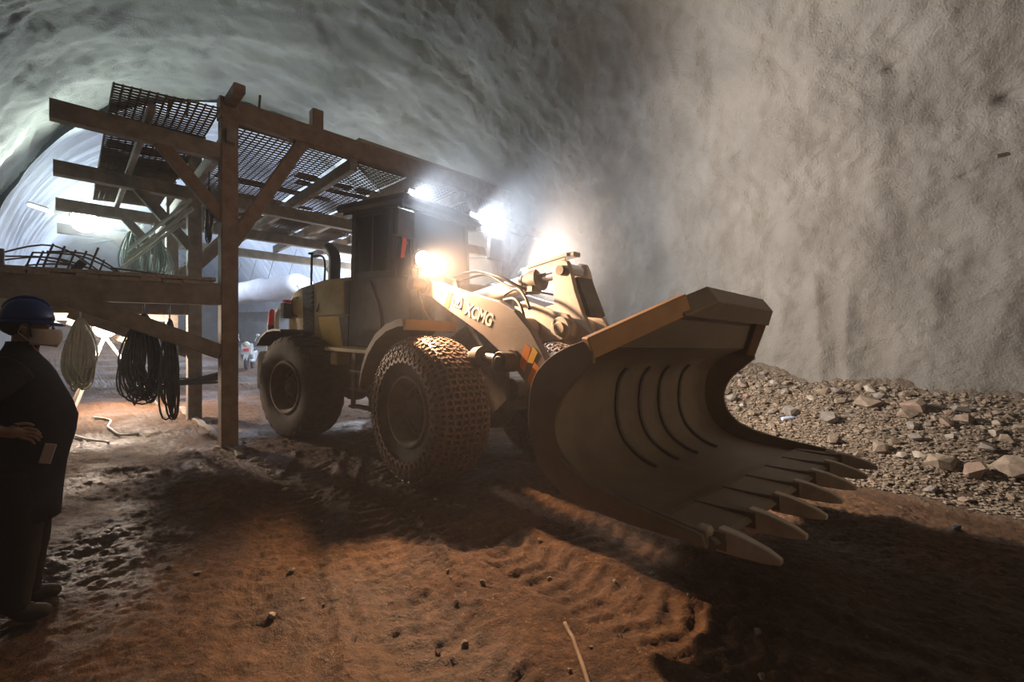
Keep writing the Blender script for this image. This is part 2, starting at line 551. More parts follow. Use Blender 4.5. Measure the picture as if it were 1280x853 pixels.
M['plastic_blue'] = mat('pale_blue_plastic', (0.45, 0.58, 0.95), (0.75, 0.82, 1.0), 0.25, 0, 20.0)
M['sheet'] = mat('pale_cloth_sheet', (0.62, 0.66, 0.62), (0.50, 0.54, 0.50), 0.8, 0, 4.0)
M['scooter'] = mat('silver_scooter_paint', (0.62, 0.66, 0.72), (0.50, 0.54, 0.60), 0.4, 0.2, 6.0)
M['scooter_dark'] = mat('dark_scooter_plastic', (0.04, 0.04, 0.05), (0.07, 0.07, 0.08), 0.6, 0, 6.0)
M['stick'] = mat('pale_muddy_stick', (0.34, 0.24, 0.16), (0.26, 0.18, 0.12), 0.9, 0, 10.0, 0.3, 30)

def soil_material():
    m = bpy.data.materials.new('red_brown_mud')
    m.use_nodes = True
    nt = m.node_tree
    n, l = nt.nodes, nt.links
    b = n['Principled BSDF']
    tc = n.new('ShaderNodeTexCoord')
    nz = n.new('ShaderNodeTexNoise'); nz.inputs['Scale'].default_value = 1.3; nz.inputs['Detail'].default_value = 9
    nz.inputs['Roughness'].default_value = 0.68
    l.new(tc.outputs['Object'], nz.inputs['Vector'])
    cr = n.new('ShaderNodeValToRGB')
    e = cr.color_ramp.elements
    e[0].position = 0.28; e[0].color = (0.075, 0.032, 0.013, 1)
    e[1].position = 0.72; e[1].color = (0.25, 0.130, 0.060, 1)
    k = e.new(0.5); k.color = (0.155, 0.074, 0.031, 1)
    l.new(nz.outputs['Fac'], cr.inputs['Fac'])
    # finer random dark mottling of the mud
    dk = n.new('ShaderNodeTexNoise'); dk.inputs['Scale'].default_value = 11; dk.inputs['Detail'].default_value = 7; dk.inputs['Roughness'].default_value = 0.75
    l.new(tc.outputs['Object'], dk.inputs['Vector'])
    dm = n.new('ShaderNodeMapRange'); dm.inputs['From Min'].default_value = 0.36; dm.inputs['From Max'].default_value = 0.62
    dm.inputs['To Min'].default_value = 0.38; dm.inputs['To Max'].default_value = 1.0
    l.new(dk.outputs['Fac'], dm.inputs['Value'])
    mul = n.new('ShaderNodeMixRGB'); mul.blend_type = 'MULTIPLY'; mul.inputs['Fac'].default_value = 1.0
    l.new(cr.outputs['Color'], mul.inputs['Color1']); l.new(dm.outputs[0], mul.inputs['Color2'])
    # small pale grit
    v = n.new('ShaderNodeTexNoise'); v.inputs['Scale'].default_value = 38; v.inputs['Detail'].default_value = 3
    l.new(tc.outputs['Object'], v.inputs['Vector'])
    g = n.new('ShaderNodeMapRange'); g.inputs['From Min'].default_value = 0.62; g.inputs['From Max'].default_value = 0.74
    g.inputs['To Max'].default_value = 0.5
    l.new(v.outputs['Fac'], g.inputs['Value'])
    mx = n.new('ShaderNodeMixRGB'); mx.inputs['Color2'].default_value = (0.36, 0.26, 0.17, 1)
    l.new(g.outputs[0], mx.inputs['Fac']); l.new(mul.outputs[0], mx.inputs['Color1'])
    # grey-brown rock fines where the rubble bank starts
    ge = n.new('ShaderNodeNewGeometry'); sx = n.new('ShaderNodeSeparateXYZ'); l.new(ge.outputs['Position'], sx.inputs[0])
    ad = n.new('ShaderNodeMath'); ad.operation = 'MULTIPLY_ADD'; ad.inputs[1].default_value = 1.6
    l.new(nz.outputs['Fac'], ad.inputs[0]); l.new(sx.outputs['Y'], ad.inputs[2])
    bk = n.new('ShaderNodeMapRange'); bk.inputs['From Min'].default_value = 7.7; bk.inputs['From Max'].default_value = 8.6
    l.new(ad.outputs[0], bk.inputs['Value'])
    c3 = n.new('ShaderNodeValToRGB'); c3.color_ramp.elements[0].position = 0.35; c3.color_ramp.elements[1].position = 0.65
    c3.color_ramp.elements[0].color = (0.13, 0.10, 0.075, 1); c3.color_ramp.elements[1].color = (0.27, 0.215, 0.16, 1)
    l.new(v.outputs['Fac'], c3.inputs['Fac'])
    m3 = n.new('ShaderNodeMixRGB'); l.new(bk.outputs[0], m3.inputs['Fac']); l.new(mx.outputs[0], m3.inputs['Color1']); l.new(c3.outputs['Color'], m3.inputs['Color2'])
    l.new(m3.outputs[0], b.inputs['Base Color'])
    # wet patches
    w = n.new('ShaderNodeTexNoise'); w.inputs['Scale'].default_value = 0.55; w.inputs['Detail'].default_value = 4
    l.new(tc.outputs['Object'], w.inputs['Vector'])
    r = n.new('ShaderNodeMapRange'); r.inputs['From Min'].default_value = 0.46; r.inputs['From Max'].default_value = 0.58
    r.inputs['To Min'].default_value = 0.88; r.inputs['To Max'].default_value = 0.52
    l.new(w.outputs['Fac'], r.inputs['Value'])
    l.new(r.outputs[0], b.inputs['Roughness'])
    nb = n.new('ShaderNodeTexNoise'); nb.inputs['Scale'].default_value = 30; nb.inputs['Detail'].default_value = 6
    nb.inputs['Roughness'].default_value = 0.7
    l.new(tc.outputs['Object'], nb.inputs['Vector'])
    bp = n.new('ShaderNodeBump'); bp.inputs['Strength'].default_value = 0.9; bp.inputs['Distance'].default_value = 0.04
    l.new(nb.outputs['Fac'], bp.inputs['Height'])
    l.new(bp.outputs[0], b.inputs['Normal'])
    return m
M['soil'] = soil_material()

# ------------------------------------------------------------------ the setting: floor, vault, membrane, end face
def steps(*segs):
    out = []
    for a, b, d in segs:
        n = max(1, int(round((b - a) / d)))
        out += list(np.linspace(a, b, n, endpoint=False))
    out.append(segs[-1][1])
    return np.array(out)

fs_ = steps((-48, -16, 0.4), (-16, -9, 0.09), (-9, -5.2, 0.035), (-5.2, 0.3, 0.018), (0.3, 8, 0.2))
ft_ = steps((-2.6, -1.2, 0.1), (-1.2, 6.6, 0.019), (6.6, 10.0, 0.035), (10.0, 10.6, 0.1))
Sg, Tg = np.meshgrid(fs_, ft_, indexing='ij')
Zg = floor_z(Sg, Tg)
tag(grid_obj('floor', np.stack([Sg, Tg, Zg], -1), M['soil']), kind='structure')

def vault_profile(arc):
    """arc from the right wall foot (0) over the crown to the left wall foot; returns across, height, inward normal"""
    wl_ = 3.4
    tot = 2 * wl_ + math.pi * TR
    t = np.zeros_like(arc); z = np.zeros_like(arc); nt = np.zeros_like(arc); nz = np.zeros_like(arc)
    a = arc < wl_
    t[a] = TC + TR - 0.10 * ((wl_ - arc[a]) / wl_) ** 2; z[a] = TSPR - wl_ + arc[a]; nt[a] = -1
    c = arc > tot - wl_
    q = arc[c] - (tot - wl_)
    t[c] = TC - TR + 0.10 * (q / wl_) ** 2; z[c] = TSPR - q; nt[c] = 1
    b = ~(a | c)
    th = (arc[b] - wl_) / TR
    t[b] = TC + TR * np.cos(th); z[b] = TSPR + TR * np.sin(th); nt[b] = -np.cos(th); nz[b] = -np.sin(th)
    return t, z, nt, nz
ARC_TOT = 6.8 + math.pi * TR

def vault_grid(ss, aa, membrane=False):
    A = np.asarray(aa); S = np.asarray(ss)
    t, z, nt, nz = vault_profile(A)
    Sg, _ = np.meshgrid(S, A, indexing='ij')
    Ag = np.broadcast_to(A, Sg.shape)
    T = np.broadcast_to(t, Sg.shape); Z = np.broadcast_to(z, Sg.shape)
    if membrane:
        fold = fbm(Sg * 1.5 + 0.25 * Ag, Ag * 0.10, 3.0, 3)
        d = 0.16 - 0.10 * np.abs(fold) ** 0.7 + 0.05 * perlin(Sg * 0.4, Ag * 0.5, 8.0)
        d = d + 0.10 * np.exp(-np.abs(np.mod(Sg, 1.2) - 0.6) / 0.05)
    else:
        d = 0.20 * fbm(Sg * 0.40, Ag * 0.40, 1.0, 3)
        d = d + 0.05 * fbm(Sg * 1.2, Ag * 0.45, 5.0, 3)                  # ribs running round the arch
        d = d + 0.035 * perlin(Sg * 2.6, Ag * 2.3, 3.0) + 0.026 * perlin(Sg * 5.5, Ag * 5.0, 6.0)
        d = d + 0.016 * perlin(Sg * 12, Ag * 12, 2.0) + 0.007 * perlin(Sg * 24, Ag * 24, 4.0)
        # pits and knocked-off patches
        for (s_, a_, r_, dp) in ((0.15, 6.35, 0.10, 0.16), (0.42, 7.9, 0.16, 0.18), (-1.05, 7.15, 0.07, 0.12), (0.75, 6.25, 0.13, 0.15), (-3.4, 6.4, 0.08, 0.06), (-0.3, 5.4, 0.05, 0.08)):
            rr = ((Sg - s_) / (r_ * 1.5)) ** 2 + ((Ag - a_) / (r_ * 0.8)) ** 2
            d = d - dp * np.exp(-rr * 1.2)
        d = d + 0.13 * sstep(4.6, 3.2, Ag) * (1 - 2 * np.abs(perlin(Sg * 1.35, Ag * 0.22, 21.0))) * sstep(-12, -8, Sg)
        # a bench of stuck shotcrete at the wall foot
        d = d + 0.22 * sstep(3.0, 1.6, Ag) * (0.55 + 0.7 * perlin(Sg * 1.5, Ag * 0.5, 11.0)) * sstep(-12, -9, Sg)
    P = np.stack([Sg, T + nt * d, Z + nz * d + slope(Sg)], -1)
    du = np.gradient(P, axis=0); dv = np.gradient(P, axis=1)
    N = np.cross(dv, du)
    N /= np.maximum(np.linalg.norm(N, axis=-1, keepdims=True), 1e-9)
    inw = np.stack([np.zeros_like(Sg), np.broadcast_to(nt, Sg.shape), np.broadcast_to(nz, Sg.shape)], -1)
    if (N * inw).sum() < 0: N = -N
    return P, N

vs_ = steps((-15.2, -9, 0.10), (-9, 2.0, 0.045), (2.0, 8.0, 0.25))
va_ = steps((0, 12.5, 0.05), (12.5, ARC_TOT, 0.075))
VP, VN = vault_grid(vs_, va_)
i1 = int(np.searchsorted(va_, 5.5)); i2 = int(np.searchsorted(va_, ARC_TOT - 5.5))
for nm, a, b in (('wall_right', 0, i1), ('ceiling', i1, i2), ('wall_left', i2, len(va_) - 1)):
    # winding so that faces look inward
    P_ = VP[::-1, a:b + 1]; N_ = VN[::-1, a:b + 1]
    tag(grid_obj(nm, np.ascontiguousarray(P_), M['shotcrete'], np.ascontiguousarray(N_)), kind='structure')

ms_ = steps((-47, -26, 0.12), (-26, -14.9, 0.06))
ma_ = steps((3.6, ARC_TOT - 3.0, 0.14))
MP_, MN_ = vault_grid(ms_, ma_, True)
tag(grid_obj('trim_1', np.ascontiguousarray(MP_[::-1]), M['membrane'], np.ascontiguousarray(MN_[::-1])),
    'white waterproof membrane sheet lining the far vault in ringed folds', None, None, 'structure')
ws_ = steps((-47, -15.0, 0.3))
lowP, lowN = vault_grid(ws_, steps((0, 4.2, 0.2)))
tag(grid_obj('wall_far_right', np.ascontiguousarray(lowP[::-1]), M['shotcrete'], np.ascontiguousarray(lowN[::-1])), kind='structure')
lowP, lowN = vault_grid(ws_, steps((ARC_TOT - 4.2, ARC_TOT, 0.2)))
tag(grid_obj('wall_far_left', np.ascontiguousarray(lowP[::-1]), M['shotcrete'], np.ascontiguousarray(lowN[::-1])), kind='structure')
# end face of the heading
yy = np.linspace(TC - 6.3, TC + 6.3, 60); zz = np.linspace(1.5, 11.5, 50)
Y_, Z_ = np.meshgrid(yy, zz, indexing='ij')
X_ = -46.5 + 0.5 * fbm(Y_ * 0.6, Z_ * 0.6, 1.0, 4)
tag(grid_obj('wall_back', np.stack([X_, Y_, Z_], -1), M['shotcrete']), kind='structure')

# ------------------------------------------------------------------ wheel loader
L = empty('wheel_loader', (S0, T0, 0.0), (0, math.atan(GR), 0))
tag(L, 'large dusty yellow and black wheel loader with raised toothed bucket and lit lamps', 'wheel loader')
ART = math.radians(12)
MR = Matrix.Translation((-1.6, 0, 0)) @ Matrix.Rotation(ART, 4, 'Z')
YF = Matrix.Rotation(math.pi, 4, 'Z')

def tyre_prof(R=0.80, hw=0.30):
    return [(0.375, -0.235), (0.42, -0.262), (0.50, -0.292), (0.585, -hw), (0.665, -0.292), (0.735, -0.272), (0.775, -0.245),
            (R - 0.008, -0.17), (R, -0.08), (R, 0.08), (R - 0.008, 0.17), (0.775, 0.245), (0.735, 0.272), (0.665, 0.292),
            (0.585, hw), (0.50, 0.292), (0.42, 0.262), (0.375, 0.235)]

def make_tyre(lugs):
    b = MB()
    b.lathe(tyre_prof(0.80 if not lugs else 0.775), 56, True)
    if lugs:
        n = 26
        for i in range(n):
            for sd in (-1, 1):
                a = 2 * math.pi * (i + (0.5 if sd > 0 else 0)) / n
                pts = []
                for (y, r, da) in ((0.015, 0.805, 0.02), (0.16, 0.802, 0.05), (0.255, 0.775, 0.07), (0.285, 0.715, 0.075)):
                    for w_ in (-0.042, 0.042):
                        for dr in (0.0, -0.05):
                            an = a + da + w_ * (1.0 if y < 0.2 else 1.1)
                            rr = r + dr
                            pts.append((rr * math.cos(an), sd * y * (1.0 if dr == 0 else 0.93), rr * math.sin(an)))
                fs = []
                for k in range(3):
                    o = k * 4
                    fs += [(o, o+2, o+6, o+4), (o, o+4, o+5, o+1), (o+2, o+3, o+7, o+6), (o+1, o+5, o+7, o+3)]
                fs += [(0, 1, 3, 2), (12, 14, 15, 13)]
                b.add(pts, fs)
    return b

def make_rim():
    b = MB()                                   # outer side is -y
    b.lathe([(0.415, -0.262), (0.40, -0.285), (0.375, -0.285), (0.345, -0.25), (0.315, -0.14), (0.30, -0.10), (0.14, -0.10), (0.14, 0.2), (0.36, 0.2), (0.375, 0.24)], 40)
    return b

def make_hub():
    b = MB()
    b.lathe([(0.0, -0.20), (0.07, -0.20), (0.10, -0.185), (0.155, -0.17), (0.165, -0.10), (0.27, -0.105), (0.27, -0.085)], 28)
    for i in range(14):
        a = 2 * math.pi * i / 14
        x, z = 0.225 * math.cos(a), 0.225 * math.sin(a)
        b.cyl((x, -0.10, z), (x, -0.135, z), 0.018, n=6)
    return b

def make_chain():
    """ring and link protection net over tread and shoulders"""
    b = MB()
    # surface stations across the tyre: (radius, y, normal angle from radial)
    st = []
    for (r, y, ang) in ((0.60, -0.318, 1.5), (0.675, -0.312, 1.35), (0.742, -0.288, 1.05), (0.792, -0.245, 0.6), (0.822, -0.175, 0.15),
                        (0.828, -0.087, 0.03), (0.828, 0.0, 0.0), (0.828, 0.087, -0.03), (0.822, 0.175, -0.15), (0.792, 0.245, -0.6), (0.742, 0.288, -1.05), (0.675, 0.312, -1.35), (0.60, 0.318, -1.5)):
        st.append((r, y, ang))
    NC = 38
    nodes = {}
    for j, (r, y, ang) in enumerate(st):
        for i in range(NC):
            a = 2 * math.pi * (i + 0.5 * (j % 2)) / NC
            er = Vector((math.cos(a), 0, math.sin(a))); et = Vector((-math.sin(a), 0, math.cos(a))); ey = Vector((0, 1, 0))
            nrm = er * math.cos(ang) - ey * math.sin(ang)
            c = er * r + ey * y
            nodes[(j, i)] = (c, nrm, et)
            bt = nrm.cross(et)
            R0, r0 = 0.042, 0.0195
            K, k2 = 7, 4
            vs, fs = [], []
            for p in range(K):
                t = 2 * math.pi * p / K
                ra = et * math.cos(t) + bt * math.sin(t)
                for q in range(k2):
                    u = 2 * math.pi * (q + 0.5) / k2
                    vs.append(c + ra * (R0 + r0 * math.cos(u)) + nrm * (r0 * 1.3 * math.sin(u)))
            for p in range(K):
                for q in range(k2):
                    fs.append((p * k2 + q, p * k2 + (q + 1) % k2, ((p + 1) % K) * k2 + (q + 1) % k2, ((p + 1) % K) * k2 + q))
            b.add(vs, fs)
    for j in range(len(st) - 1):
        for i in range(NC):
            c, nrm, et = nodes[(j, i)]
            for di in ((0, -1) if j % 2 == 0 else (0, 1)):
                c2, n2, _ = nodes[(j + 1, (i + di) % NC)]
                d = c2 - c
                p0 = c + d * 0.22 + nrm * 0.006; p1 = c + d * 0.78 + n2 * 0.006
                b.bar(p0, p1, 0.014, 0.050, up=(nrm + n2))
    return b

ty_f = make_tyre(False); ty_r = make_tyre(True); rim_b = make_rim(); hub_b = make_hub(); ch_b = make_chain()
shared = {}
def wheel(front, pos, right):
    base = Matrix.Identity(4) if front else MR
    Mx = base @ Matrix.Translation(pos) @ (Matrix.Identity(4) if right else YF)
    key = 'f' if front else 'r'
    if key not in shared:
        t = (ty_f if front else ty_r).build('tyre', M['tyre'], L, Mx, auto=50)
        r = rim_b.build('rim', M['rim'], t, auto=40)
        hb = hub_b.build('hub', M['hub'], t, auto=40)
        lst = [t, r, hb]
        if front:
            c = ch_b.build('tyre_chain', M['chain'], t, auto=60)
            c['kind'] = 'stuff'
            c['label'] = 'muddy steel protection chain net'
            lst.append(c)
        shared[key] = t
    else:
        t = copy_tree(shared[key], L)
        t.matrix_local = Mx
wheel(True, (0, -1.03, 0.83), True)
wheel(True, (0, 1.03, 0.83), False)
wheel(False, (-1.7, -1.03, 0.79), True)
wheel(False, (-1.7, 1.03, 0.79), False)

# axles and frames
b = MB(); b.cyl((0, -0.9, 0.83), (0, 0.9, 0.83), 0.17, n=18); b.ball((0, 0, 0.83), 0.33, 16); b.cyl((0, 0, 0.83), (-0.5, 0, 0.85), 0.2, 0.12)
b.build('front_axle', M['dark_steel'], L, auto=40)
b = MB(); b.cyl((-1.7, -0.9, 0.80), (-1.7, 0.9, 0.80), 0.17, n=18); b.ball((-1.7, 0, 0.80), 0.33, 16)
b.build('rear_axle', M['dark_steel'], L, MR, auto=40)
b = MB()
fp = [(-1.35, 0.85), (-0.6, 0.75), (0.55, 0.80), (0.78, 1.0), (0.74, 1.35), (0.35, 1.52), (-0.05, 1.9), (-0.25, 2.40), (-0.62, 2.50), (-0.9, 2.42), (-1.05, 1.6), (-1.4, 1.35)]
for y in (-0.50, 0.44): b.prism(fp, y, y + 0.06)
b.prism([(-1.3, 0.9), (0.68, 0.85), (0.74, 1.25), (0.2, 1.4), (-1.3, 1.35)], -0.44, 0.44)
b.cyl((0.76, -0.44, 1.12), (0.76, 0.44, 1.12), 0.13, n=14)
b.build('front_frame', M['dark_steel'], L, auto=30, bevel=0.012)
b = MB(); b.cyl((-0.58, -0.95, 2.33), (-0.58, 0.95, 2.33), 0.09, n=16)
b.build('boom_pivot_pin', M['dark_steel'], L, auto=40)
b = MB(); b.cyl((-1.6, 0, 0.75), (-1.6, 0, 1.35), 0.12, n=14); b.build('steering_pivot_pin', M['dark_steel'], L, auto=40)
b = MB(); b.box((-1.35, 0, 0.98), (2.7, 0.84, 0.5), ch=0.03); b.box((0.0, 0, 1.0), (0.5, 0.5, 0.35), ch=0.03)
b.build('rear_frame', M['dark_steel'], L, MR)

# front fenders: quarter arches behind and over the tyres, ending in a turned-down lip
for sd in (-1, 1):
    pr = [(-1.02, 1.05), (-0.95, 1.28), (-0.82, 1.50), (-0.62, 1.68), (-0.38, 1.80), (-0.12, 1.86), (-0.02, 1.865)]
    inn = [(x + 0.012, z - 0.028) for x, z in pr]
    y0, y1 = (-1.37, -0.64) if sd < 0 else (0.64, 1.37)
    b = MB()
    for i in range(len(pr) - 1):
        b.prism([pr[i], pr[i+1], inn[i+1], inn[i]], y0, y1)
    b.prism([(-0.04, 1.865), (0.0, 1.865), (0.0, 1.745), (-0.03, 1.745)], y0 + 0.02, y1)
    fen = b.build('front_fender', M['fender'], L)
    lip = pr + [(x + 0.02, z - 0.08) for x, z in reversed(pr)]
    c = MB(); c.prism(lip, sd * 1.37 - 0.012, sd * 1.37 + 0.012); c.build('fender_skirt', M['fender'], fen)
    c = MB(); c.bar((-0.5, sd * 0.46, 1.5), (-0.5, sd * 0.75, 1.72), 0.06, 0.06); c.build('fender_stay', M['dark_steel'], fen)

# booms: curved plate arms
upb = [(-0.72, 2.42), (-0.38, 2.37), (0.21, 2.22), (0.83, 2.09), (1.07, 1.99), (1.31, 1.79), (1.48, 1.58), (1.64, 1.36), (1.86, 1.16), (2.04, 1.08), (2.08, 0.95), (2.0, 0.86)]
lob = [(1.86, 0.84), (1.68, 0.92), (1.50, 1.05), (1.34, 1.20), (1.04, 1.45), (0.59, 1.71), (0.22, 1.87), (-0.13, 2.02), (-0.45, 2.17), (-0.72, 2.22)]
boom_poly = upb + lob
for sd in (-1, 1):
    y0, y1 = (-0.72, -0.63) if sd < 0 else (0.63, 0.72)
    b = MB(); b.prism(boom_poly, y0, y1)
    arm = b.build('boom_arm', M['boom'], L, bevel=0.012)
    for (px, pz, rr) in ((1.93, 0.98, 0.10), (1.10, 1.50, 0.085), (-0.58, 2.33, 0.11)):
        c = MB(); c.cyl((px, sd * 0.60, pz), (px, sd * 0.77, pz), rr, n=18); c.cyl((px, sd * 0.77, pz), (px, sd * 0.79, pz), rr * 0.6, n=14)
        c.build('pin_boss', M['dark_steel'], arm, auto=40)
    ys = sd * 0.7225
    def decal(name, polys, material):
        d = MB()
        for p in polys: d.prism(p, ys - 0.0015, ys + 0.0015)
        return d.build(name, material, arm)
    decal('yellow_stripe', [[(-0.09, 2.235), (0.0, 2.205), (-0.07, 2.03), (-0.16, 2.06)]], M['bright_yellow'])
    decal('orange_chevron', [[(1.25, 1.66), (1.33, 1.61), (1.25, 1.37), (1.17, 1.43)]], M['orange'])
    decal('yellow_chevron', [[(1.36, 1.63), (1.425, 1.575), (1.36, 1.46), (1.285, 1.47)]], M['bright_yellow'])
    decal('orange_chevron', [[(1.385, 1.48), (1.455, 1.43), (1.375, 1.21), (1.295, 1.29)]], M['orange'])
    decal('yellow_chevron', [[(1.50, 1.47), (1.565, 1.41), (1.47, 1.275), (1.415, 1.29)]], M['bright_yellow'])
    # square emblem with an inverted triangle mark
    o_ = Vector((0.015, 2.19)); ex = Vector((0.19, -0.055)); ez = Vector((-0.025, -0.125))
    def q(u, v): 
        p = o_ + ex * u + ez * v
        return (p.x, p.y)
    th = 0.13
    pol = [[q(0, 0), q(1, 0), q(1, th), q(0, th)], [q(0, 1 - th), q(1, 1 - th), q(1, 1), q(0, 1)],
           [q(0, 0), q(th, 0), q(th, 1), q(0, 1)], [q(1 - th, 0), q(1, 0), q(1, 1), q(1 - th, 1)],
           [q(0.14, 0.16), q(0.36, 0.16), q(0.58, 0.80), q(0.42, 0.80)], [q(0.86, 0.16), q(0.64, 0.16), q(0.42, 0.80), q(0.58, 0.80)],
           [q(0.44, 0.16), q(0.56, 0.16), q(0.50, 0.46)]]
    decal('emblem', pol, M['white_paint'])
    # lettering
    cu = bpy.data.curves.new('lettering', 'FONT')
    cu.body = 'XCMG'
    cu.size = 0.205
    cu.extrude = 0.0012
    cu.offset = 0.006
    cu.shear = 0.15
    tmp = bpy.data.objects.new('tmp_text', cu)
    COL.objects.link(tmp)
    dg = bpy.context.evaluated_depsgraph_get()
    me = bpy.data.meshes.new_from_object(tmp.evaluated_get(dg))
    bpy.data.objects.remove(tmp)
    me.materials.clear(); me.materials.append(M['white_paint'])
    xs = [v.co.x for v in me.vertices]; wd = max(xs) - min(xs); mn = min(xs)
    ang = math.atan2(-0.155, 0.51)
    for v in me.vertices:
        x = (v.co.x - mn) / wd * 0.52; z = v.co.y * 0.95
        if sd < 0:
            p = (0.225 + x * math.cos(ang) - z * math.sin(ang), ys + v.co.z, 1.965 + x * math.sin(ang) + z * math.cos(ang))
        else:
            x = 0.52 - x
            p = (0.225 + x * math.cos(ang) - z * math.sin(ang), ys + v.co.z, 1.965 + x * math.sin(ang) + z * math.cos(ang))
        v.co = p
    lt = bpy.data.objects.new('lettering', me)
    COL.objects.link(lt); lt.parent = arm

b = MB(); b.cyl((0.92, -0.63, 1.80), (0.92, 0.63, 1.80), 0.13, n=20)
b.build('boom_cross_tube', M['boom'], L, auto=40)
# rocker bracket ears
for y in (-0.30, 0.24):
    b = MB()
    b.prism([(0.62, 2.09), (0.80, 2.13), (1.26, 2.00), (1.42, 1.97), (1.51, 1.87), (1.49, 1.75), (1.38, 1.68), (1.27, 1.70), (1.02, 1.64), (0.80, 1.68)], y, y + 0.06)
    b.build('rocker_bracket', M['cream'], L, bevel=0.012)
b = MB(); b.cyl((1.365, -0.34, 1.82), (1.365, 0.34, 1.82), 0.125, n=24); b.cyl((1.365, -0.36, 1.82), (1.365, -0.34, 1.82), 0.075, n=20)
b.build('rocker_pin', M['cream'], L, auto=40, bevel=0.01)
# Z-bar rocker: two plates
rk = [(1.10, 2.43), (1.13, 2.52), (1.21, 2.57), (1.30, 2.55), (1.345, 2.47), (1.43, 2.22), (1.55, 1.97), (1.70, 1.78), (1.79, 1.52), (1.74, 1.40), (1.64, 1.42), (1.54, 1.60), (1.33, 1.70), (1.19, 1.88), (1.14, 2.10)]
rocker = empty('rocker_arm'); rocker.parent = L
for y in (-0.19, 0.13):
    b = MB(); b.prism(rk, y, y + 0.06); b.build('rocker_plate', M['cream'], rocker, bevel=0.012)
b = MB()
b.prism([(1.36, 2.36), (1.40, 2.38), (1.60, 1.98), (1.55, 1.95)], -0.13, 0.13)
b.build('rocker_web', M['dark_steel'], rocker)
b = MB(); b.cyl((1.225, -0.22, 2.45), (1.225, 0.22, 2.45), 0.055, n=16); b.cyl((1.70, -0.22, 1.47), (1.70, 0.22, 1.47), 0.055, n=16)
b.build('rocker_pivot_pin', M['dark_steel'], rocker, auto=40)
# link from rocker to bucket
b = MB(); b.bar((1.70, 0, 1.47), (2.06, 0, 1.36), 0.2, 0.14); b.cyl((1.70, -0.12, 1.47), (1.70, 0.12, 1.47), 0.11, n=16)
b.build('bucket_link', M['dark_steel'], L, auto=40)
# tilt cylinder
tc_ = empty('tilt_cylinder'); tc_.parent = L
b = MB(); b.cyl((-0.75, 0, 2.15), (0.62, 0, 2.38), 0.105, n=24); b.build('cylinder_barrel', M['white_paint'], tc_, auto=40)
b = MB(); b.cyl((0.58, 0, 2.375), (0.76, 0, 2.405), 0.135, n=20); b.cyl((0.50, 0, 2.36), (0.54, 0, 2.367), 0.12, n=20); b.box((0.68, 0, 2.50), (0.16, 0.14, 0.10), ch=0.02); b.box((0.67, -0.05, 2.28), (0.18, 0.16, 0.10), ch=0.02)
b.build('cylinder_gland', M['dark_steel'], tc_, auto=40)
b = MB(); b.cyl((0.74, 0, 2.40), (1.16, 0, 2.455), 0.05, n=16); b.cyl((1.225, -0.11, 2.45), (1.225, 0.11, 2.45), 0.09, n=16); b.build('cylinder_rod', M['chrome'], tc_, auto=40)
b = MB()
b.bar((0.58, 0, 2.545), (1.20, 0, 2.645), 0.16, 0.035); b.bar((0.60, -0.07, 2.47), (1.18, -0.07, 2.56), 0.012, 0.10); b.box((1.24, 0, 2.645), (0.10, 0.12, 0.05), ch=0.01)
b.build('rod_guard', M['cream'], tc_)
# lift cylinders
for sd in (-1, 1):
    lc = empty('lift_cylinder'); lc.parent = L
    b = MB(); b.cyl((-0.55, sd * 0.60, 1.16), (0.62, sd * 0.80, 1.48), 0.095, n=20); b.cyl((0.60, sd * 0.797, 1.475), (0.74, sd * 0.82, 1.49), 0.115, n=18)
    b.build('cylinder_barrel', M['dark_steel'], lc, auto=40)
    b = MB(); b.cyl((0.72, sd * 0.815, 1.49), (1.0, sd * 0.83, 1.475), 0.05, n=16); b.build('cylinder_rod', M['chrome'], lc, auto=40)
    b = MB(); b.cyl((1.08, sd * 0.70, 1.46), (1.08, sd * 0.92, 1.46), 0.105, n=20); b.cyl((1.08, sd * 0.92, 1.46), (1.08, sd * 0.935, 1.46), 0.06, n=16)
    b.build('rod_eye', M['dark_steel'], lc, auto=40, bevel=0.012)
# hydraulic hoses
random.seed(3)
for k, pts in enumerate(([(-0.5, -0.35, 2.46), (-0.1, -0.30, 2.52), (0.35, -0.28, 2.42), (0.62, -0.14, 2.28)], [(-0.5, -0.25, 2.42), (0.0, -0.22, 2.48), (0.4, -0.2, 2.32), (0.7, -0.16, 2.22)],
                         [(0.45, -0.30, 2.20), (0.72, -0.36, 2.26), (0.9, -0.40, 2.16), (1.0, -0.42, 2.02)], [(0.5, -0.34, 2.14), (0.75, -0.42, 2.14), (0.9, -0.46, 2.05), (0.98, -0.48, 1.92)],
                         [(-0.5, 0.3, 2.42), (0.2, 0.35, 2.34), (0.8, 0.34, 2.24), (1.15, 0.36, 2.12)])):
    MB().tube(catmull(pts, 7), 0.018 if k != 4 else 0.03, 7).build('hydraulic_hose', M['rubber_hose'] if k < 2 else M['chrome'] if k == 4 else M['dark_steel'], L, smooth=True)

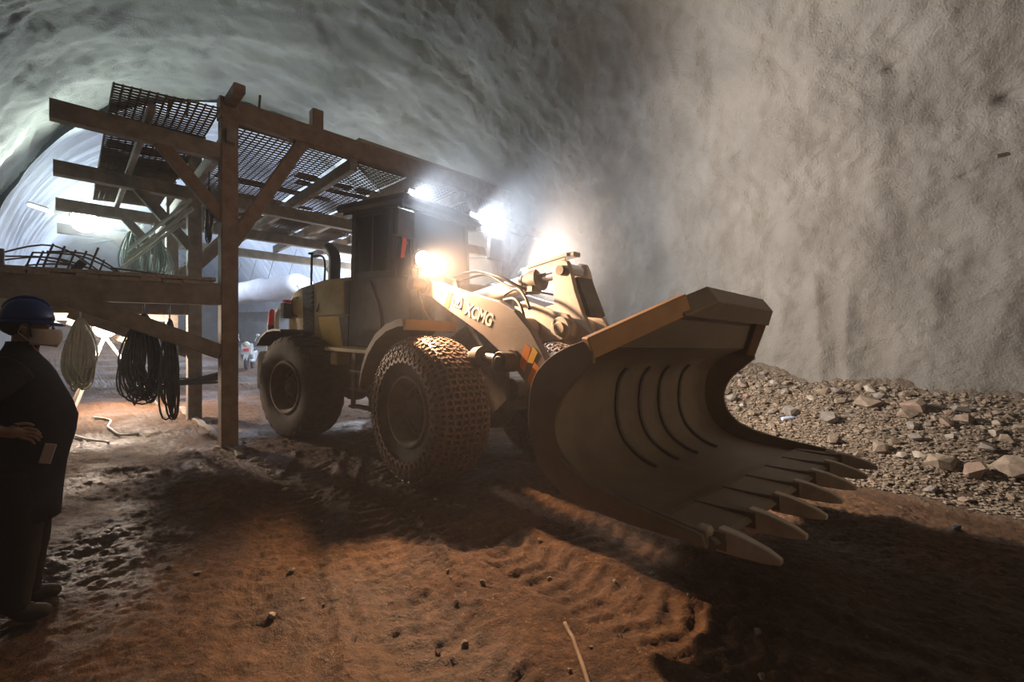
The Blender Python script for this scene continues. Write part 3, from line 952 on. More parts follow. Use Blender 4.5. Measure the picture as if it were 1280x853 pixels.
# bucket
BK = empty('bucket'); BK.parent = L
prof = [Vector((x, 0, z)) for x, z in ((3.30, 0.615), (3.0, 0.60), (2.72, 0.605), (2.45, 0.65), (2.24, 0.78), (2.13, 0.97), (2.10, 1.18), (2.13, 1.40), (2.25, 1.55), (2.42, 1.65), (2.60, 1.715))]
pc = catmull(prof, 4)
def offs(pts, d):
    out = []
    for i in range(len(pts)):
        a = pts[max(i - 1, 0)]; c = pts[min(i + 1, len(pts) - 1)]
        t = (c - a).normalized()
        out.append(pts[i] + Vector((t.z, 0, -t.x)) * d)        # inward (to the open side)
    return out
pin = offs(pc, 0.035)
b = MB()
n = len(pc)
vs = [Vector((p.x, y, p.z)) for y in (-1.48, 1.48) for p in pc + pin]
m2 = 2 * n
fs = []
for i in range(n - 1):
    fs += [(i, i + 1, m2 + i + 1, m2 + i), (n + i, m2 + n + i, m2 + n + i + 1, n + i + 1),
           (i, n + i, n + i + 1, i + 1), (m2 + i, m2 + i + 1, m2 + n + i + 1, m2 + n + i)]
fs += [(0, m2, m2 + n, n), (n - 1, 2 * n - 1, m2 + 2 * n - 1, m2 + n - 1)]
b.add(vs, fs)
b.build('bucket_shell', M['bucket'], BK, auto=40)
# side plates with concave front edge
front_edge = [(2.66, 1.69), (2.665, 1.57), (2.55, 1.46), (2.42, 1.32), (2.36, 1.16), (2.385, 1.0), (2.49, 0.87), (2.64, 0.79), (2.90, 0.745), (3.30, 0.715), (3.47, 0.70), (3.49, 0.62)]
outer = [(p.x, p.z) for p in offs(pc, -0.012)]
for sd in (-1, 1):
    fe = catmull([Vector((x, 0, z)) for x, z in front_edge[1:11]], 3)
    poly = outer + [front_edge[0]] + [(p.x, p.z) for p in fe] + [front_edge[11]]
    b = MB(); b.prism(poly, sd * 1.5 - 0.018, sd * 1.5 + 0.018)
    sp_ = b.build('side_plate', M['bucket'], BK, bevel=0.006)
    # thicker side cutter along the lower front edge
    cut = [(2.42, 0.90), (2.53, 0.835), (2.70, 0.775), (2.95, 0.735), (3.30, 0.705), (3.46, 0.69), (3.49, 0.615), (3.0, 0.645), (2.66, 0.675), (2.46, 0.76)]
    b = MB(); b.prism(cut, sd * 1.515 - 0.032, sd * 1.515 + 0.032)
    b.build('side_cutter', M['bucket'], sp_, bevel=0.012)
    b = MB(); b.box((3.44, sd * 1.46, 0.685), (0.09, 0.09, 0.06), ch=0.02); b.build('corner_lug', M['tooth'], sp_)
# cutting edge
b = MB(); b.prism([(3.12, 0.655), (3.18, 0.665), (3.50, 0.668), (3.535, 0.645), (3.50, 0.61), (3.12, 0.59)], -1.5, 1.5)
b.build('cutting_edge', M['bucket'], BK, bevel=0.005)
# teeth
for i in range(7):
    y = -1.40 + i * (2.80 / 6)
    tt = empty('tooth'); tt.parent = BK
    b = MB()
    b.prism([(3.16, 0.672), (3.40, 0.685), (3.55, 0.70), (3.56, 0.60), (3.40, 0.585), (3.30, 0.59), (3.30, 0.62), (3.44, 0.63), (3.44, 0.665), (3.16, 0.66)], y - 0.048, y + 0.048)
    b.build('tooth_adapter', M['bucket'], tt, bevel=0.008)
    b = MB()
    vs = []
    for (x, hw, z0, z1) in ((3.50, 0.050, 0.585, 0.715), (3.62, 0.042, 0.59, 0.705), (3.75, 0.034, 0.600, 0.675), (3.82, 0.024, 0.615, 0.645)):
        vs += [(x, y - hw, z0), (x, y + hw, z0), (x, y + hw * 0.8, z1), (x, y - hw * 0.8, z1)]
    fs = []
    for k in range(3):
        o = k * 4
        for q_ in range(4): fs.append((o + q_, o + (q_ + 1) % 4, o + 4 + (q_ + 1) % 4, o + 4 + q_))
    fs += [(3, 2, 1, 0), (12, 13, 14, 15)]
    b.add(vs, fs)
    b.build('tooth_tip', M['tooth'], tt, bevel=0.008)
# wear strips on the curved back
for y in (-0.42, -0.02, 0.36, 0.80):
    b = MB()
    seg = offs(pc, 0.042)[10:-9]
    seg2 = offs(pc, 0.058)[10:-9]
    for i in range(len(seg) - 1):
        b.prism([(seg[i].x, seg[i].z), (seg[i+1].x, seg[i+1].z), (seg2[i+1].x, seg2[i+1].z), (seg2[i].x, seg2[i].z)], y - 0.018, y + 0.018)
    b.build('wear_strip', M['dark_steel'], BK)
# spill guard: trapezoid plate leaning forward plus heavy top rim
def on_guard(u, y): return Vector((2.58 + 0.42 * u, y, 1.70 + 0.44 * u))
nrm_g = Vector((0.44, 0, -0.42)).normalized()
b = MB()
pl = [on_guard(0, -1.5), on_guard(1, -0.62), on_guard(1, 0.62), on_guard(0, 1.5)]
vs = [p for p in pl] + [p + nrm_g * 0.03 for p in pl]
b.add(vs, [(0, 1, 2, 3), (7, 6, 5, 4), (0, 4, 5, 1), (1, 5, 6, 2), (2, 6, 7, 3), (3, 7, 4, 0)])
guard = b.build('spill_guard', M['bucket'], BK)
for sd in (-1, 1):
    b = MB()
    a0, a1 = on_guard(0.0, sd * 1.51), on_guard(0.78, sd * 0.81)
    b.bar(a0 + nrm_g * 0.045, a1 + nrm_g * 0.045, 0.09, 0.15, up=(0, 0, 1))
    b.build('guard_edge_bar', M['lit_rim_paint'], guard, bevel=0.008)
b = MB()
hx = [on_guard(0.72, -0.88), on_guard(1.0, -0.60), on_guard(1.0, 0.60), on_guard(0.72, 0.88)]
vs = [p + Vector((0, 0, 0.02)) for p in hx] + [p + Vector((0.10, 0, -0.10)) for p in hx]
b.add(vs, [(0, 1, 2, 3), (7, 6, 5, 4), (0, 4, 5, 1), (1, 5, 6, 2), (2, 6, 7, 3), (3, 7, 4, 0)])
b.build('guard_centre_block', M['bucket'], guard, bevel=0.01)
# back ribs and hinge ears of the bucket
for y in (-0.76, -0.60, 0.60, 0.76):
    b = MB(); b.prism([(2.11, 1.30), (2.0, 1.2), (1.82, 1.06), (1.82, 0.88), (2.02, 0.82), (2.17, 0.88)], y - 0.02, y + 0.02); b.build('hinge_ear', M['bucket'], BK)
for y in (-0.15, 0.15):
    b = MB(); b.prism([(2.13, 1.42), (2.02, 1.42), (2.02, 1.28), (2.10, 1.2)], y - 0.02, y + 0.02); b.build('hinge_ear', M['bucket'], BK)

# headlights on the front frame
for sd, en in ((-1, 'lens_warm'), (1, 'lens_warm')):
    hl = empty('headlight'); hl.parent = L
    x0 = -0.50 if sd < 0 else -0.34
    y = sd * 0.85
    T = Matrix.Translation((x0, y, 2.63)) @ Matrix.Rotation(math.radians(-90), 4, 'Z')
    b = MB(); b.lathe([(0.0, -0.12), (0.06, -0.115), (0.095, -0.05), (0.105, 0.0), (0.11, 0.03), (0.10, 0.035), (0.097, 0.01)], 20, T=Matrix.Translation((x0, y, 2.63)) @ Matrix.Rotation(math.radians(-90), 4, 'Z'))
    b.build('lamp_housing', M['black'], hl, auto=40)
    b = MB(); b.lathe([(0.0, 0.02), (0.09, 0.012)], 20, T=T); b.build('lamp_lens', M[en], hl, smooth=True)
    b = MB(); b.tube(catmull([(x0 - 0.05, y, 2.52), (x0 - 0.08, y * 0.95, 2.2), (x0 - 0.12, sd * 0.62, 1.9), (-0.3, sd * 0.5, 1.75)], 5), 0.025, 8); b.bar((x0 - 0.03, y - 0.12, 2.52), (x0 - 0.03, y + 0.12, 2.52), 0.03, 0.02)
    b.build('lamp_bracket', M['black'], hl, auto=50)

# ---- rear half: cab, hood, counterweight
CAB = empty('cab'); CAB.parent = L; CAB.matrix_local = MR
hw = 0.76
b = MB()                                                    # body below the windows
b.prism([(-0.90, 1.45), (-0.90, 2.50), (0.30, 2.50), (0.42, 2.20), (0.42, 1.50), (0.18, 1.45)], -hw, hw)
b.build('cab_body', M['black'], CAB, bevel=0.03)
for y in (-hw - 0.004, hw + 0.004):
    b = MB(); b.tube(catmull([(-0.78, y, 2.44), (-0.45, y, 2.44), (-0.36, y, 2.30), (-0.20, y, 1.98), (-0.16, y, 1.5)], 5), 0.012, 6)
    b.build('grab_rail', M['dark_steel'], CAB, smooth=True)
b = MB()
b.box((-0.40, 0, 3.545), (1.55, 1.72, 0.13), ch=0.04); b.box((-0.40, 0, 3.47), (1.30, 1.60, 0.06))
b.build('cab_roof', M['black'], CAB)
pil = [((-0.84, 2.48), (-0.84, 3.46), 0.09), ((-0.04, 2.48), (-0.02, 3.46), 0.10)]
for sd in (-1, 1):
    for (p0, p1, w_) in pil:
        b = MB(); b.bar((p0[0], sd * 0.72, p0[1]), (p1[0], sd * 0.72, p1[1]), 0.08, w_, up=(1, 0, 0)); b.build('cab_pillar', M['black'], CAB)
    b = MB(); b.bar((0.32, sd * 0.55, 2.45), (0.18, sd * 0.60, 3.46), 0.06, 0.06, up=(1, 0, 0)); b.build('cab_pillar', M['black'], CAB)
    b = MB(); b.bar((-0.42, sd * 0.735, 2.52), (-0.42, sd * 0.735, 3.44), 0.03, 0.035, up=(1, 0, 0)); b.bar((-0.8, sd * 0.735, 2.54), (-0.05, sd * 0.735, 2.54), 0.03, 0.09); b.bar((-0.8, sd * 0.735, 3.42), (-0.05, sd * 0.735, 3.42), 0.03, 0.07)
    b.build('window_frame', M['black'], CAB)
    for (x0, x1) in ((-0.79, -0.435), (-0.405, -0.08)):
        b = MB(); b.box(((x0 + x1) / 2, sd * 0.735, 2.98), (x1 - x0, 0.006, 0.84)); b.build('side_pane', M['glass'], CAB)
    b = MB(); b.prism([(0.0, 2.5), (0.32, 2.5), (0.18, 3.44), (0.0, 3.44)], sd * 0.66, sd * 0.66 + 0.006); b.build('corner_pane', M['glass'], CAB)
b = MB(); b.add([(0.33, -0.53, 2.5), (0.33, 0.53, 2.5), (0.19, 0.58, 3.44), (0.19, -0.58, 3.44), (0.336, -0.53, 2.5), (0.336, 0.53, 2.5), (0.196, 0.58, 3.44), (0.196, -0.58, 3.44)], [(0,1,2,3), (7,6,5,4), (0,4,5,1), (1,5,6,2), (2,6,7,3), (3,7,4,0)])
b.build('windscreen', M['glass'], CAB)
b = MB(); b.box((-0.86, 0, 2.98), (0.006, 1.36, 0.88)); b.build('rear_pane', M['glass'], CAB)
b = MB(); b.box((-0.42, 0.12, 2.30), (0.50, 0.50, 0.14), ch=0.05); b.box((-0.62, 0.12, 2.70), (0.14, 0.50, 0.75), ch=0.05); b.box((-0.62, 0.12, 3.18), (0.12, 0.32, 0.24), ch=0.05)
b.build('driver_seat', M['black'], CAB)
b = MB()
ring = [Vector((0.05 + 0.05 * math.cos(a), 0.12 + 0.19 * math.sin(a), 2.72 + 0.16 * math.cos(a) * 0.4)) for a in np.linspace(0, 2 * math.pi, 20, endpoint=False)]
b.tube(ring, 0.016, 6, True); b.cyl((0.2, 0.12, 2.3), (0.05, 0.12, 2.72), 0.03)
b.build('steering_wheel', M['black'], CAB, auto=50)
for sd in (-1, 1):                                          # mirrors
    mr = MB(); mr.box((0.50, sd * 1.0, 3.13), (0.10, 0.32, 0.36), ch=0.02)
    mo = mr.build('wing_mirror', M['black'], CAB)
    b = MB(); b.tube([(0.18, sd * 0.7, 3.40), (0.45, sd * 1.0, 3.42), (0.48, sd * 1.0, 3.28)], 0.014, 6); b.tube([(0.22, sd * 0.66, 2.95), (0.46, sd * 0.98, 3.0)], 0.012, 6)
    b.build('mirror_arm', M['white_paint'] if sd > 0 else M['black'], mo, smooth=True)
b = MB()
rb = [(0.50, -0.98, 2.96), (0.48, -0.96, 2.88), (0.45, -0.95, 2.79), (0.42, -0.93, 2.70)]
for i in range(3):
    b.bar(rb[i], rb[i + 1], 0.07, 0.012, up=(1, 0, 0.3))
b.build('red_ribbon', M['red_cloth'], CAB)
for y in (-0.66, 0.66):                                    # roof work lights
    x0 = 0.30
    wl_o = empty('work_light'); wl_o.parent = CAB
    T = Matrix.Translation((x0, y, 3.62)) @ Matrix.Rotation(math.radians(-90), 4, 'Z')
    b = MB(); b.box((x0 - 0.05, y, 3.62), (0.10, 0.17, 0.13), ch=0.02); b.bar((x0 - 0.05, y, 3.50), (x0 - 0.05, y, 3.58), 0.04, 0.04, up=(1, 0, 0)); b.build('lamp_housing', M['black'], wl_o)
    b = MB(); b.box((x0 + 0.004, y, 3.62), (0.008, 0.14, 0.10)); b.build('lamp_lens', M['lens_cool'], wl_o)
    b = MB(); b.bar((0.1, y, 3.5), (x0 - 0.02, y, 3.5), 0.04, 0.03); b.build('lamp_bracket', M['black'], wl_o)

# side platform, steps, fuel tank
for sd in (-1, 1):
    b = MB(); b.box((-0.20, sd * 0.97, 1.43), (1.35, 0.44, 0.06), ch=0.01); b.build('side_platform', M['yellow'], L, MR)
    lad = empty('boarding_ladder'); lad.parent = L; lad.matrix_local = MR
    for x in (-0.28, 0.10):
        b = MB(); b.bar((x, sd * 1.12, 0.62), (x, sd * 1.12, 1.42), 0.03, 0.07, up=(1, 0, 0)); b.build('ladder_side', M['dark_steel'], lad)
    for z in (0.66, 0.90, 1.15):
        b = MB(); b.box((-0.09, sd * 1.12, z), (0.40, 0.14, 0.03)); b.build('ladder_rung', M['dark_steel'], lad)
    b = MB(); b.box((-0.62, sd * 0.72, 1.16), (0.56, 0.42, 0.44), ch=0.05); b.build('side_tank', M['dark_steel'], L, MR)
    b = MB(); b.box((-0.72, sd * 1.0, 1.30), (0.16, 0.30, 0.20), ch=0.02); b.build('platform_bracket', M['yellow'], L, MR)
# hood
b = MB()
hp = [(-2.62, 1.45), (-2.62, 2.12), (-2.50, 2.30), (-2.27, 2.40), (-1.66, 2.50), (-0.92, 2.53), (-0.92, 1.45)]
b.prism(hp, -0.74, 0.74)
hood = b.build('engine_hood', M['yellow'], L, MR, bevel=0.06)
for sd in (-1, 1):
    def panel(name, poly, material, d=0.012):
        c = MB(); y_ = sd * 0.742
        c.prism(poly, y_ - d, y_ + d)
        return c.build(name, material, hood, bevel=0.004)
    pg_ = panel('louvre_panel', [(-2.17, 2.37), (-1.87, 2.42), (-1.82, 1.60), (-2.11, 1.55)], M['black'])
    for k in range(9):
        z = 1.66 + k * 0.08
        c = MB(); c.box((-1.99, sd * 0.762, z), (0.24, 0.016, 0.03)); c.build('louvre_slat', M['dark_steel'], hood)
    panel('yellow_flash', [(-1.70, 1.89), (-1.16, 1.91), (-1.04, 1.43), (-1.52, 1.41)], M['bright_yellow'], 0.016)
    panel('brown_lower_panel', [(-1.16, 1.91), (-0.93, 1.92), (-0.93, 1.43), (-1.04, 1.43)], M['dark_steel'], 0.012)
    panel('upper_side_panel', [(-1.82, 2.40), (-1.06, 2.46), (-1.05, 1.94), (-1.72, 1.92)], M['yellow'], 0.008)
    panel('rear_side_panel', [(-1.03, 2.46), (-0.93, 2.46), (-0.93, 1.95), (-1.02, 1.95)], M['black'], 0.010)
    c = MB(); c.tube(catmull([(-2.30, sd * 0.76, 1.90), (-2.44, sd * 0.76, 1.95), (-2.44, sd * 0.76, 2.18), (-2.30, sd * 0.76, 2.22)], 5), 0.012, 6); c.build('grab_handle', M['dark_steel'], hood, smooth=True)
    # black rail standing on the hood
    c = MB(); c.tube([(-2.0, sd * 0.70, 1.9), (-2.0, sd * 0.70, 2.93)], 0.018, 7); c.ball((-2.03, sd * 0.70, 2.95), 0.04, 8, (1.6, 1, 0.6))
    c.tube(catmull([(-2.0, sd * 0.70, 2.90), (-1.80, sd * 0.70, 2.90), (-1.66, sd * 0.70, 2.84), (-1.63, sd * 0.70, 2.6), (-1.66, sd * 0.72, 2.25), (-1.74, sd * 0.76, 1.98)], 5), 0.016, 7)
    c.build('hood_rail', M['black'], L, MR, smooth=True)
    # rear fender
    fpz = [(-2.55, 1.42), (-2.42, 1.56), (-2.25, 1.65), (-2.05, 1.68), (-1.85, 1.68)]
    c = MB()
    for i in range(len(fpz) - 1):
        (xa, za), (xb, zb) = fpz[i], fpz[i + 1]
        c.prism([(xa, za), (xb, zb), (xb, zb - 0.03), (xa, za - 0.03)], min(sd * 0.74, sd * 1.30), max(sd * 0.74, sd * 1.30))
    c.build('rear_fender', M['dark_steel'], L, MR)
# exhaust stack with bent mouth, air cleaner
b = MB(); b.tube(catmull([(-2.10, -0.2, 2.42), (-2.10, -0.2, 2.75), (-2.11, -0.2, 2.98), (-2.22, -0.2, 3.10), (-2.30, -0.2, 3.13)], 4), 0.105, 14)
b.build('exhaust_stack', M['black'], L, MR, smooth=True)
b = MB(); b.cyl((-1.35, 0.25, 2.45), (-1.35, 0.25, 2.75), 0.13, n=18); b.ball((-1.35, 0.25, 2.76), 0.16, 14, (1, 1, 0.5))
b.build('air_cleaner', M['black'], L, MR, auto=50)
b = MB(); b.prism([(-3.08, 0.66), (-3.08, 1.20), (-3.0, 1.28), (-2.50, 1.28), (-2.50, 0.55), (-2.95, 0.55)], -1.02, 1.02)
cw = b.build('counterweight', M['weight'], L, MR, bevel=0.03)
b = MB(); b.box((-2.60, 0, 1.6), (0.10, 1.3, 0.9), ch=0.02); b.build('radiator_grille', M['black'], L, MR)
for sd in (-1, 1):
    tl = empty('tail_lamp'); tl.parent = L; tl.matrix_local = MR
    b = MB(); b.cyl((-2.90, sd * 0.86, 1.28), (-2.90, sd * 0.86, 1.74), 0.075, n=14); b.build('lamp_post', M['black'], tl, auto=40)
    b = MB(); b.cyl((-2.90, sd * 0.86, 1.74), (-2.90, sd * 0.86, 1.96), 0.07, 0.055, n=14); b.ball((-2.90, sd * 0.86, 1.965), 0.05, 10); b.build('red_lens', M['red'], tl, auto=50)
    b = MB(); b.tube(catmull([(-2.78, sd * 0.84, 1.28), (-2.78, sd * 0.84, 1.7), (-2.76, sd * 0.84, 1.95), (-2.66, sd * 0.83, 2.03), (-2.55, sd * 0.82, 2.04)], 5), 0.045, 8); b.tube([(-2.78, sd * 0.84, 1.5), (-2.6, sd * 0.8, 1.5)], 0.02, 6)
    b.build('white_guard_tube', M['white_paint'], tl, smooth=True)
    b = MB(); b.box((-2.52, sd * 0.82, 1.99), (0.12, 0.16, 0.26), ch=0.015); b.build('signal_box', M['black'], tl)
    b = MB(); b.box((-2.50, sd * 0.82, 2.15), (0.10, 0.12, 0.05), ch=0.01); b.build('red_lens', M['red'], tl)

# ------------------------------------------------------------------ work gantry
G = empty('work_gantry', (0, 0, 0))
tag(G, 'rust brown work gantry of posts, beams and mesh decks straddling the loader', 'gantry')
FX = (-7.5, -9.9, -12.3, -14.7)
YN, YFAR = 1.66, 6.98
def gb(name, p0, p1, w, h, material=None, up=(0, 0, 1), ch=0.012):
    return MB().bar(p0, p1, w, h, up, ch).build(name, material or M['rust'], G)
for k, x in enumerate(FX):
    gz = float(slope(x))
    mm = M['rust'] if k == 0 else M['rust_grey']
    for y in (YN, YFAR):
        gb('post', (x, y, gz - 0.25), (x, y, 4.98), 0.21, 0.21, mm, up=(1, 0, 0))
    zt = 4.93 if k == 0 else 4.62
    if k == 0:
        gb('top_beam', (x, YN - 0.12, 4.90), (x, YFAR + 0.2, 4.90), 0.20, 0.30, mm)
        gb('top_board', (x + 0.02, YN + 1.9, 5.075), (x + 0.02, YFAR - 0.3, 5.075), 0.16, 0.06, M['wood'])
    if k == 0:
        gb('cross_beam', (x, -0.13, 4.28), (x, YN - 0.1, 4.28), 0.16, 0.22, M['rust_grey'])
        gb('cross_beam', (x, YFAR + 0.1, 4.28), (x, YFAR + 1.7, 4.28), 0.16, 0.22, M['rust_grey'])
    else:
        gb('cross_beam', (x, -0.13, 4.30), (x, YFAR + 1.7, 4.30), 0.16, 0.22, mm)
    # knee braces, inside and outside
    gb('knee_brace', (x, YN + 0.05, 3.05), (x, YN + 1.02, 4.78 if k == 0 else 4.2), 0.13, 0.18, mm)
    gb('knee_brace', (x, YN - 0.05, 3.35), (x, YN - 0.78, 4.22), 0.12, 0.16, mm)
    gb('knee_brace', (x, YFAR - 0.05, 3.05), (x, YFAR - 0.95, 4.70 if k == 0 else 4.2), 0.13, 0.18, mm)
    gb('knee_brace', (x, YFAR + 0.05, 3.15), (x, YFAR + 0.85, 4.22), 0.12, 0.16, mm)
    # lower wing on the near side
    gb('wing_beam', (x, YN - 0.1, 2.30), (x, -0.78, 2.22), 0.15, 0.30, M['rust_grey'] if k else M['rust_grey'])
    gb('wing_brace', (x, YN - 0.1, 1.50), (x, 0.05, 2.12), 0.14, 0.20, M['rust_grey'])
    gb('wing_beam', (x, YFAR + 0.1, 2.30), (x, YFAR + 1.9, 2.22), 0.15, 0.24, M['rust_grey'])
gb('wing_end_stub', (-7.5, -0.52, 2.30), (-7.5, -0.52, 2.62), 0.09, 0.09, M['rust_grey'], up=(1, 0, 0))
gb('stub_post', (-7.5, 2.89, 5.0), (-7.5, 2.89, 5.34), 0.17, 0.17, M['rust'], up=(1, 0, 0))
# joists along the gantry
for y, mm in ((YN, 'rust_grey'), (3.42, 'rust_grey'), (4.55, 'rust_grey'), (5.7, 'rust_grey'), (YFAR, 'rust_grey')):
    gb('joist', (-7.3, y, 4.58 if y not in (YN, YFAR) else 4.50), (-15.0, y, 4.58 if y not in (YN, YFAR) else 4.50), 0.12, 0.20, M[mm])
gb('joist', (-6.9, YN, 4.98), (-7.5, YN, 4.98), 0.14, 0.12, M['rust'])
for y in (0.75,):
    gb('wing_joist', (-7.0, y, 4.43), (-13.0, y, 4.43), 0.08, 0.08, M['rust_grey'])
# lower wing planks
random.seed(5)
yk = 1.42
for k in range(10):
    wdt = 0.19 + random.uniform(-0.02, 0.02)
    yk -= wdt + 0.012
    gb('plank', (-7.40 + random.uniform(-0.03, 0.05), yk, 2.43 + random.uniform(-0.006, 0.01) - 0.03 * (1.5 - yk)), (-14.7 + random.uniform(-0.3, 0.2), yk, 2.43 - 0.03 * (1.5 - yk)), wdt, 0.045, M['wood'], ch=0.006)
gb('plank', (-7.55, 1.5, 2.50), (-7.55, -0.55, 2.42), 0.22, 0.05, M['wood'], ch=0.008)
# far-side catwalk planks
for k in range(3):
    gb('plank', (-7.4, YFAR + 0.5 + 0.26 * k, 2.44), (-14.7, YFAR + 0.5 + 0.26 * k, 2.44), 0.23, 0.045, M['wood'], ch=0.006)
# deck: wire mesh panels and loose boards
def mesh_panel(x0, x1, y0, y1, z, pitch, tilt=0.0, r=0.008):
    b = MB()
    nx = max(2, int(abs(x1 - x0) / pitch)); ny = max(2, int(abs(y1 - y0) / pitch))
    def zz(x, y): return z + tilt * (y - y0) + 0.02 * math.sin(3 * x + 2 * y)
    for i in range(nx + 1):
        x = x0 + (x1 - x0) * i / nx
        b.tube([(x, y0, zz(x, y0)), (x, (y0 + y1) / 2, zz(x, (y0 + y1) / 2)), (x, y1, zz(x, y1))], r, 4)
    for j in range(ny + 1):
        y = y0 + (y1 - y0) * j / ny
        b.tube([(x0, y, zz(x0, y) + r), ((x0 + x1) / 2, y, zz((x0 + x1) / 2, y) + r), (x1, y, zz(x1, y) + r)], r, 4)
    return b.build('wire_mesh_panel', M['wire'], G)
for i, (xa, xb) in enumerate(((-7.55, -9.85), (-9.9, -12.2), (-12.3, -14.6))):
    for (ya, yb) in ((1.72, 3.36), (3.46, 4.5), (4.6, 5.65), (5.75, 6.95)):
        mesh_panel(xa, xb, ya, yb, 4.74 + 0.01 * i, 0.09, r=0.012)
for (xa, xb) in ((-6.92, -8.6), (-8.6, -10.4), (-10.4, -12.6)):
    mesh_panel(xa, xb, 0.40, 1.45, 4.56, 0.075, 0.06, r=0.012)
random.seed(8)
for k in range(44):
    xa = random.uniform(-14.4, -8.2); ya = random.uniform(1.9, 6.6)
    if k < 30: xa = random.uniform(-14.4, -10.0)
    ln = random.uniform(1.0, 2.0)
    gb('deck_board', (xa, ya, 4.79 + 0.002 * k), (xa, min(ya + ln, 6.95), 4.79 + 0.002 * k), 0.18 + random.uniform(-0.04, 0.08), 0.03, M['wood'], ch=0.005)
for k in range(8):
    xa = -7.7 - 0.24 * k
    gb('deck_board', (xa, 5.5, 4.80), (xa, 7.1, 4.80), 0.2, 0.03, M['wood'], ch=0.005)
for k in range(6):
    gb('deck_board', (-8.2 - 0.5 * k, 0.45, 4.62), (-8.2 - 0.5 * k, 1.5, 4.66), 0.26, 0.03, M['wood'], ch=0.005)
# bars standing above the top beam and end ladder
for (x, y, z0, z1) in ((-7.5, 2.05, 5.0, 5.28), (-7.6, 0.98, 4.6, 4.85), (-7.35, 1.15, 4.6, 4.82)):
    gb('upright_bar', (x, y, z0), (x, y + 0.02, z1), 0.03, 0.03, M['wire'], up=(1, 0, 0), ch=0.004)

# ground rail under the gantry's near posts
b = MB()
pts = []
for i in range(36):
    x = -11.2 + i * 0.125
    z = float(floor_z(x, 1.66)) - 0.012 + 0.008 * math.sin(i * 0.8)
    pts.append((x, 1.66 + 0.02 * math.sin(i), z))
for i in range(35):
    b.bar(pts[i], pts[i + 1], 0.10, 0.12, ch=0.015)
tag(b.build('ground_rail', M['rust_grey']), 'muddy steel ground rail half buried along the gantry posts', 'rail')

# ------------------------------------------------------------------ lamps hung from the gantry
def floodlight(name, label, loc, aim, lens, w=0.34, h=0.26):
    e = empty(name, loc)
    d = Vector(aim).normalized()
    e.rotation_euler = d.to_track_quat('-Y', 'Z').to_euler()
    tag(e, label, 'lamp')
    r = w / 2
    b = MB(); b.lathe([(r + 0.03, -0.01), (r + 0.035, 0.03), (r * 0.8, 0.12), (r * 0.45, 0.20), (0.0, 0.22)], 24)
    b.build('lamp_housing', M['dark_steel'], e, auto=40)
    b = MB(); b.lathe([(0.0, -0.012), (r * 0.6, -0.008), (r, 0.004), (r + 0.02, 0.012)], 24); b.build('lamp_lens', lens, e, smooth=True)
    h = w
    b = MB(); b.tube([(-w / 2 - 0.03, 0.06, 0), (-w / 2 - 0.03, 0.06, h / 2 + 0.10), (w / 2 + 0.03, 0.06, h / 2 + 0.10), (w / 2 + 0.03, 0.06, 0)], 0.012, 6); b.build('lamp_bracket', M['dark_steel'], e)
    b = MB(); b.tube([(0, 0.06, h / 2 + 0.10), (0.02, 0.08, h / 2 + 0.35), (0.0, 0.1, h / 2 + 0.6)], 0.01, 6); b.build('lamp_cord', M['cable_dark'], e)
    return e
floodlight('floodlight', 'blazing white floodlight hung high under the gantry wing by the left wall', (-14.25, 0.32, 4.45), (14, 0, -3.0), M['lens_flood'], 0.44)
low = floodlight('floodlight', 'bright floodlight on a white tripod low behind the white cable coil', (-12.05, 0.56, 1.95), (12, -0.5, -0.4), M['lens_flood2'], 0.30)
inv = Matrix.Translation((-12.05, 0.56, 1.95)) @ low.rotation_euler.to_matrix().to_4x4()
inv.invert()
for (x, y) in ((-11.8, 1.35), (-12.7, 0.1), (-11.5, 0.1)):
    b = MB(); b.cyl(inv @ Vector((-12.08, 0.56, 1.80)), inv @ Vector((x, y, float(floor_z(x, y)))), 0.028, n=8); b.build('stand_leg', M['white_paint'], low, auto=50)
b = MB(); b.cyl((-14.3, -0.28, 4.58), (-14.1, -0.55, 4.60), 0.035, n=10)
tube = b.build('tube_lamp', M['tube_lamp'], auto=40)
tag(tube, 'short lit tube lamp just left of the high floodlight', 'lamp')
b = MB(); b.bar((-14.32, -0.28, 4.63), (-14.12, -0.55, 4.65), 0.05, 0.04); b.build('lamp_batten', M['dark_steel'], tube)

# rolled pale sheet on the wing beam behind the high floodlight
random.seed(12)
b = MB()
rp = [(-14.75, -0.15, 4.80), (-14.72, 0.25, 4.72), (-14.7, 0.7, 4.66), (-14.66, 1.1, 4.56), (-14.62, 1.4, 4.50)]
cp_ = catmull(rp, 6)
b.tube(cp_, [0.15 + 0.05 * math.sin(i * 1.7) for i in range(len(cp_))], 10)
tag(b.build('rolled_sheet', M['sheet'], smooth=True), 'pale rolled sheet lying along the wing beam above the high floodlight', 'sheet')

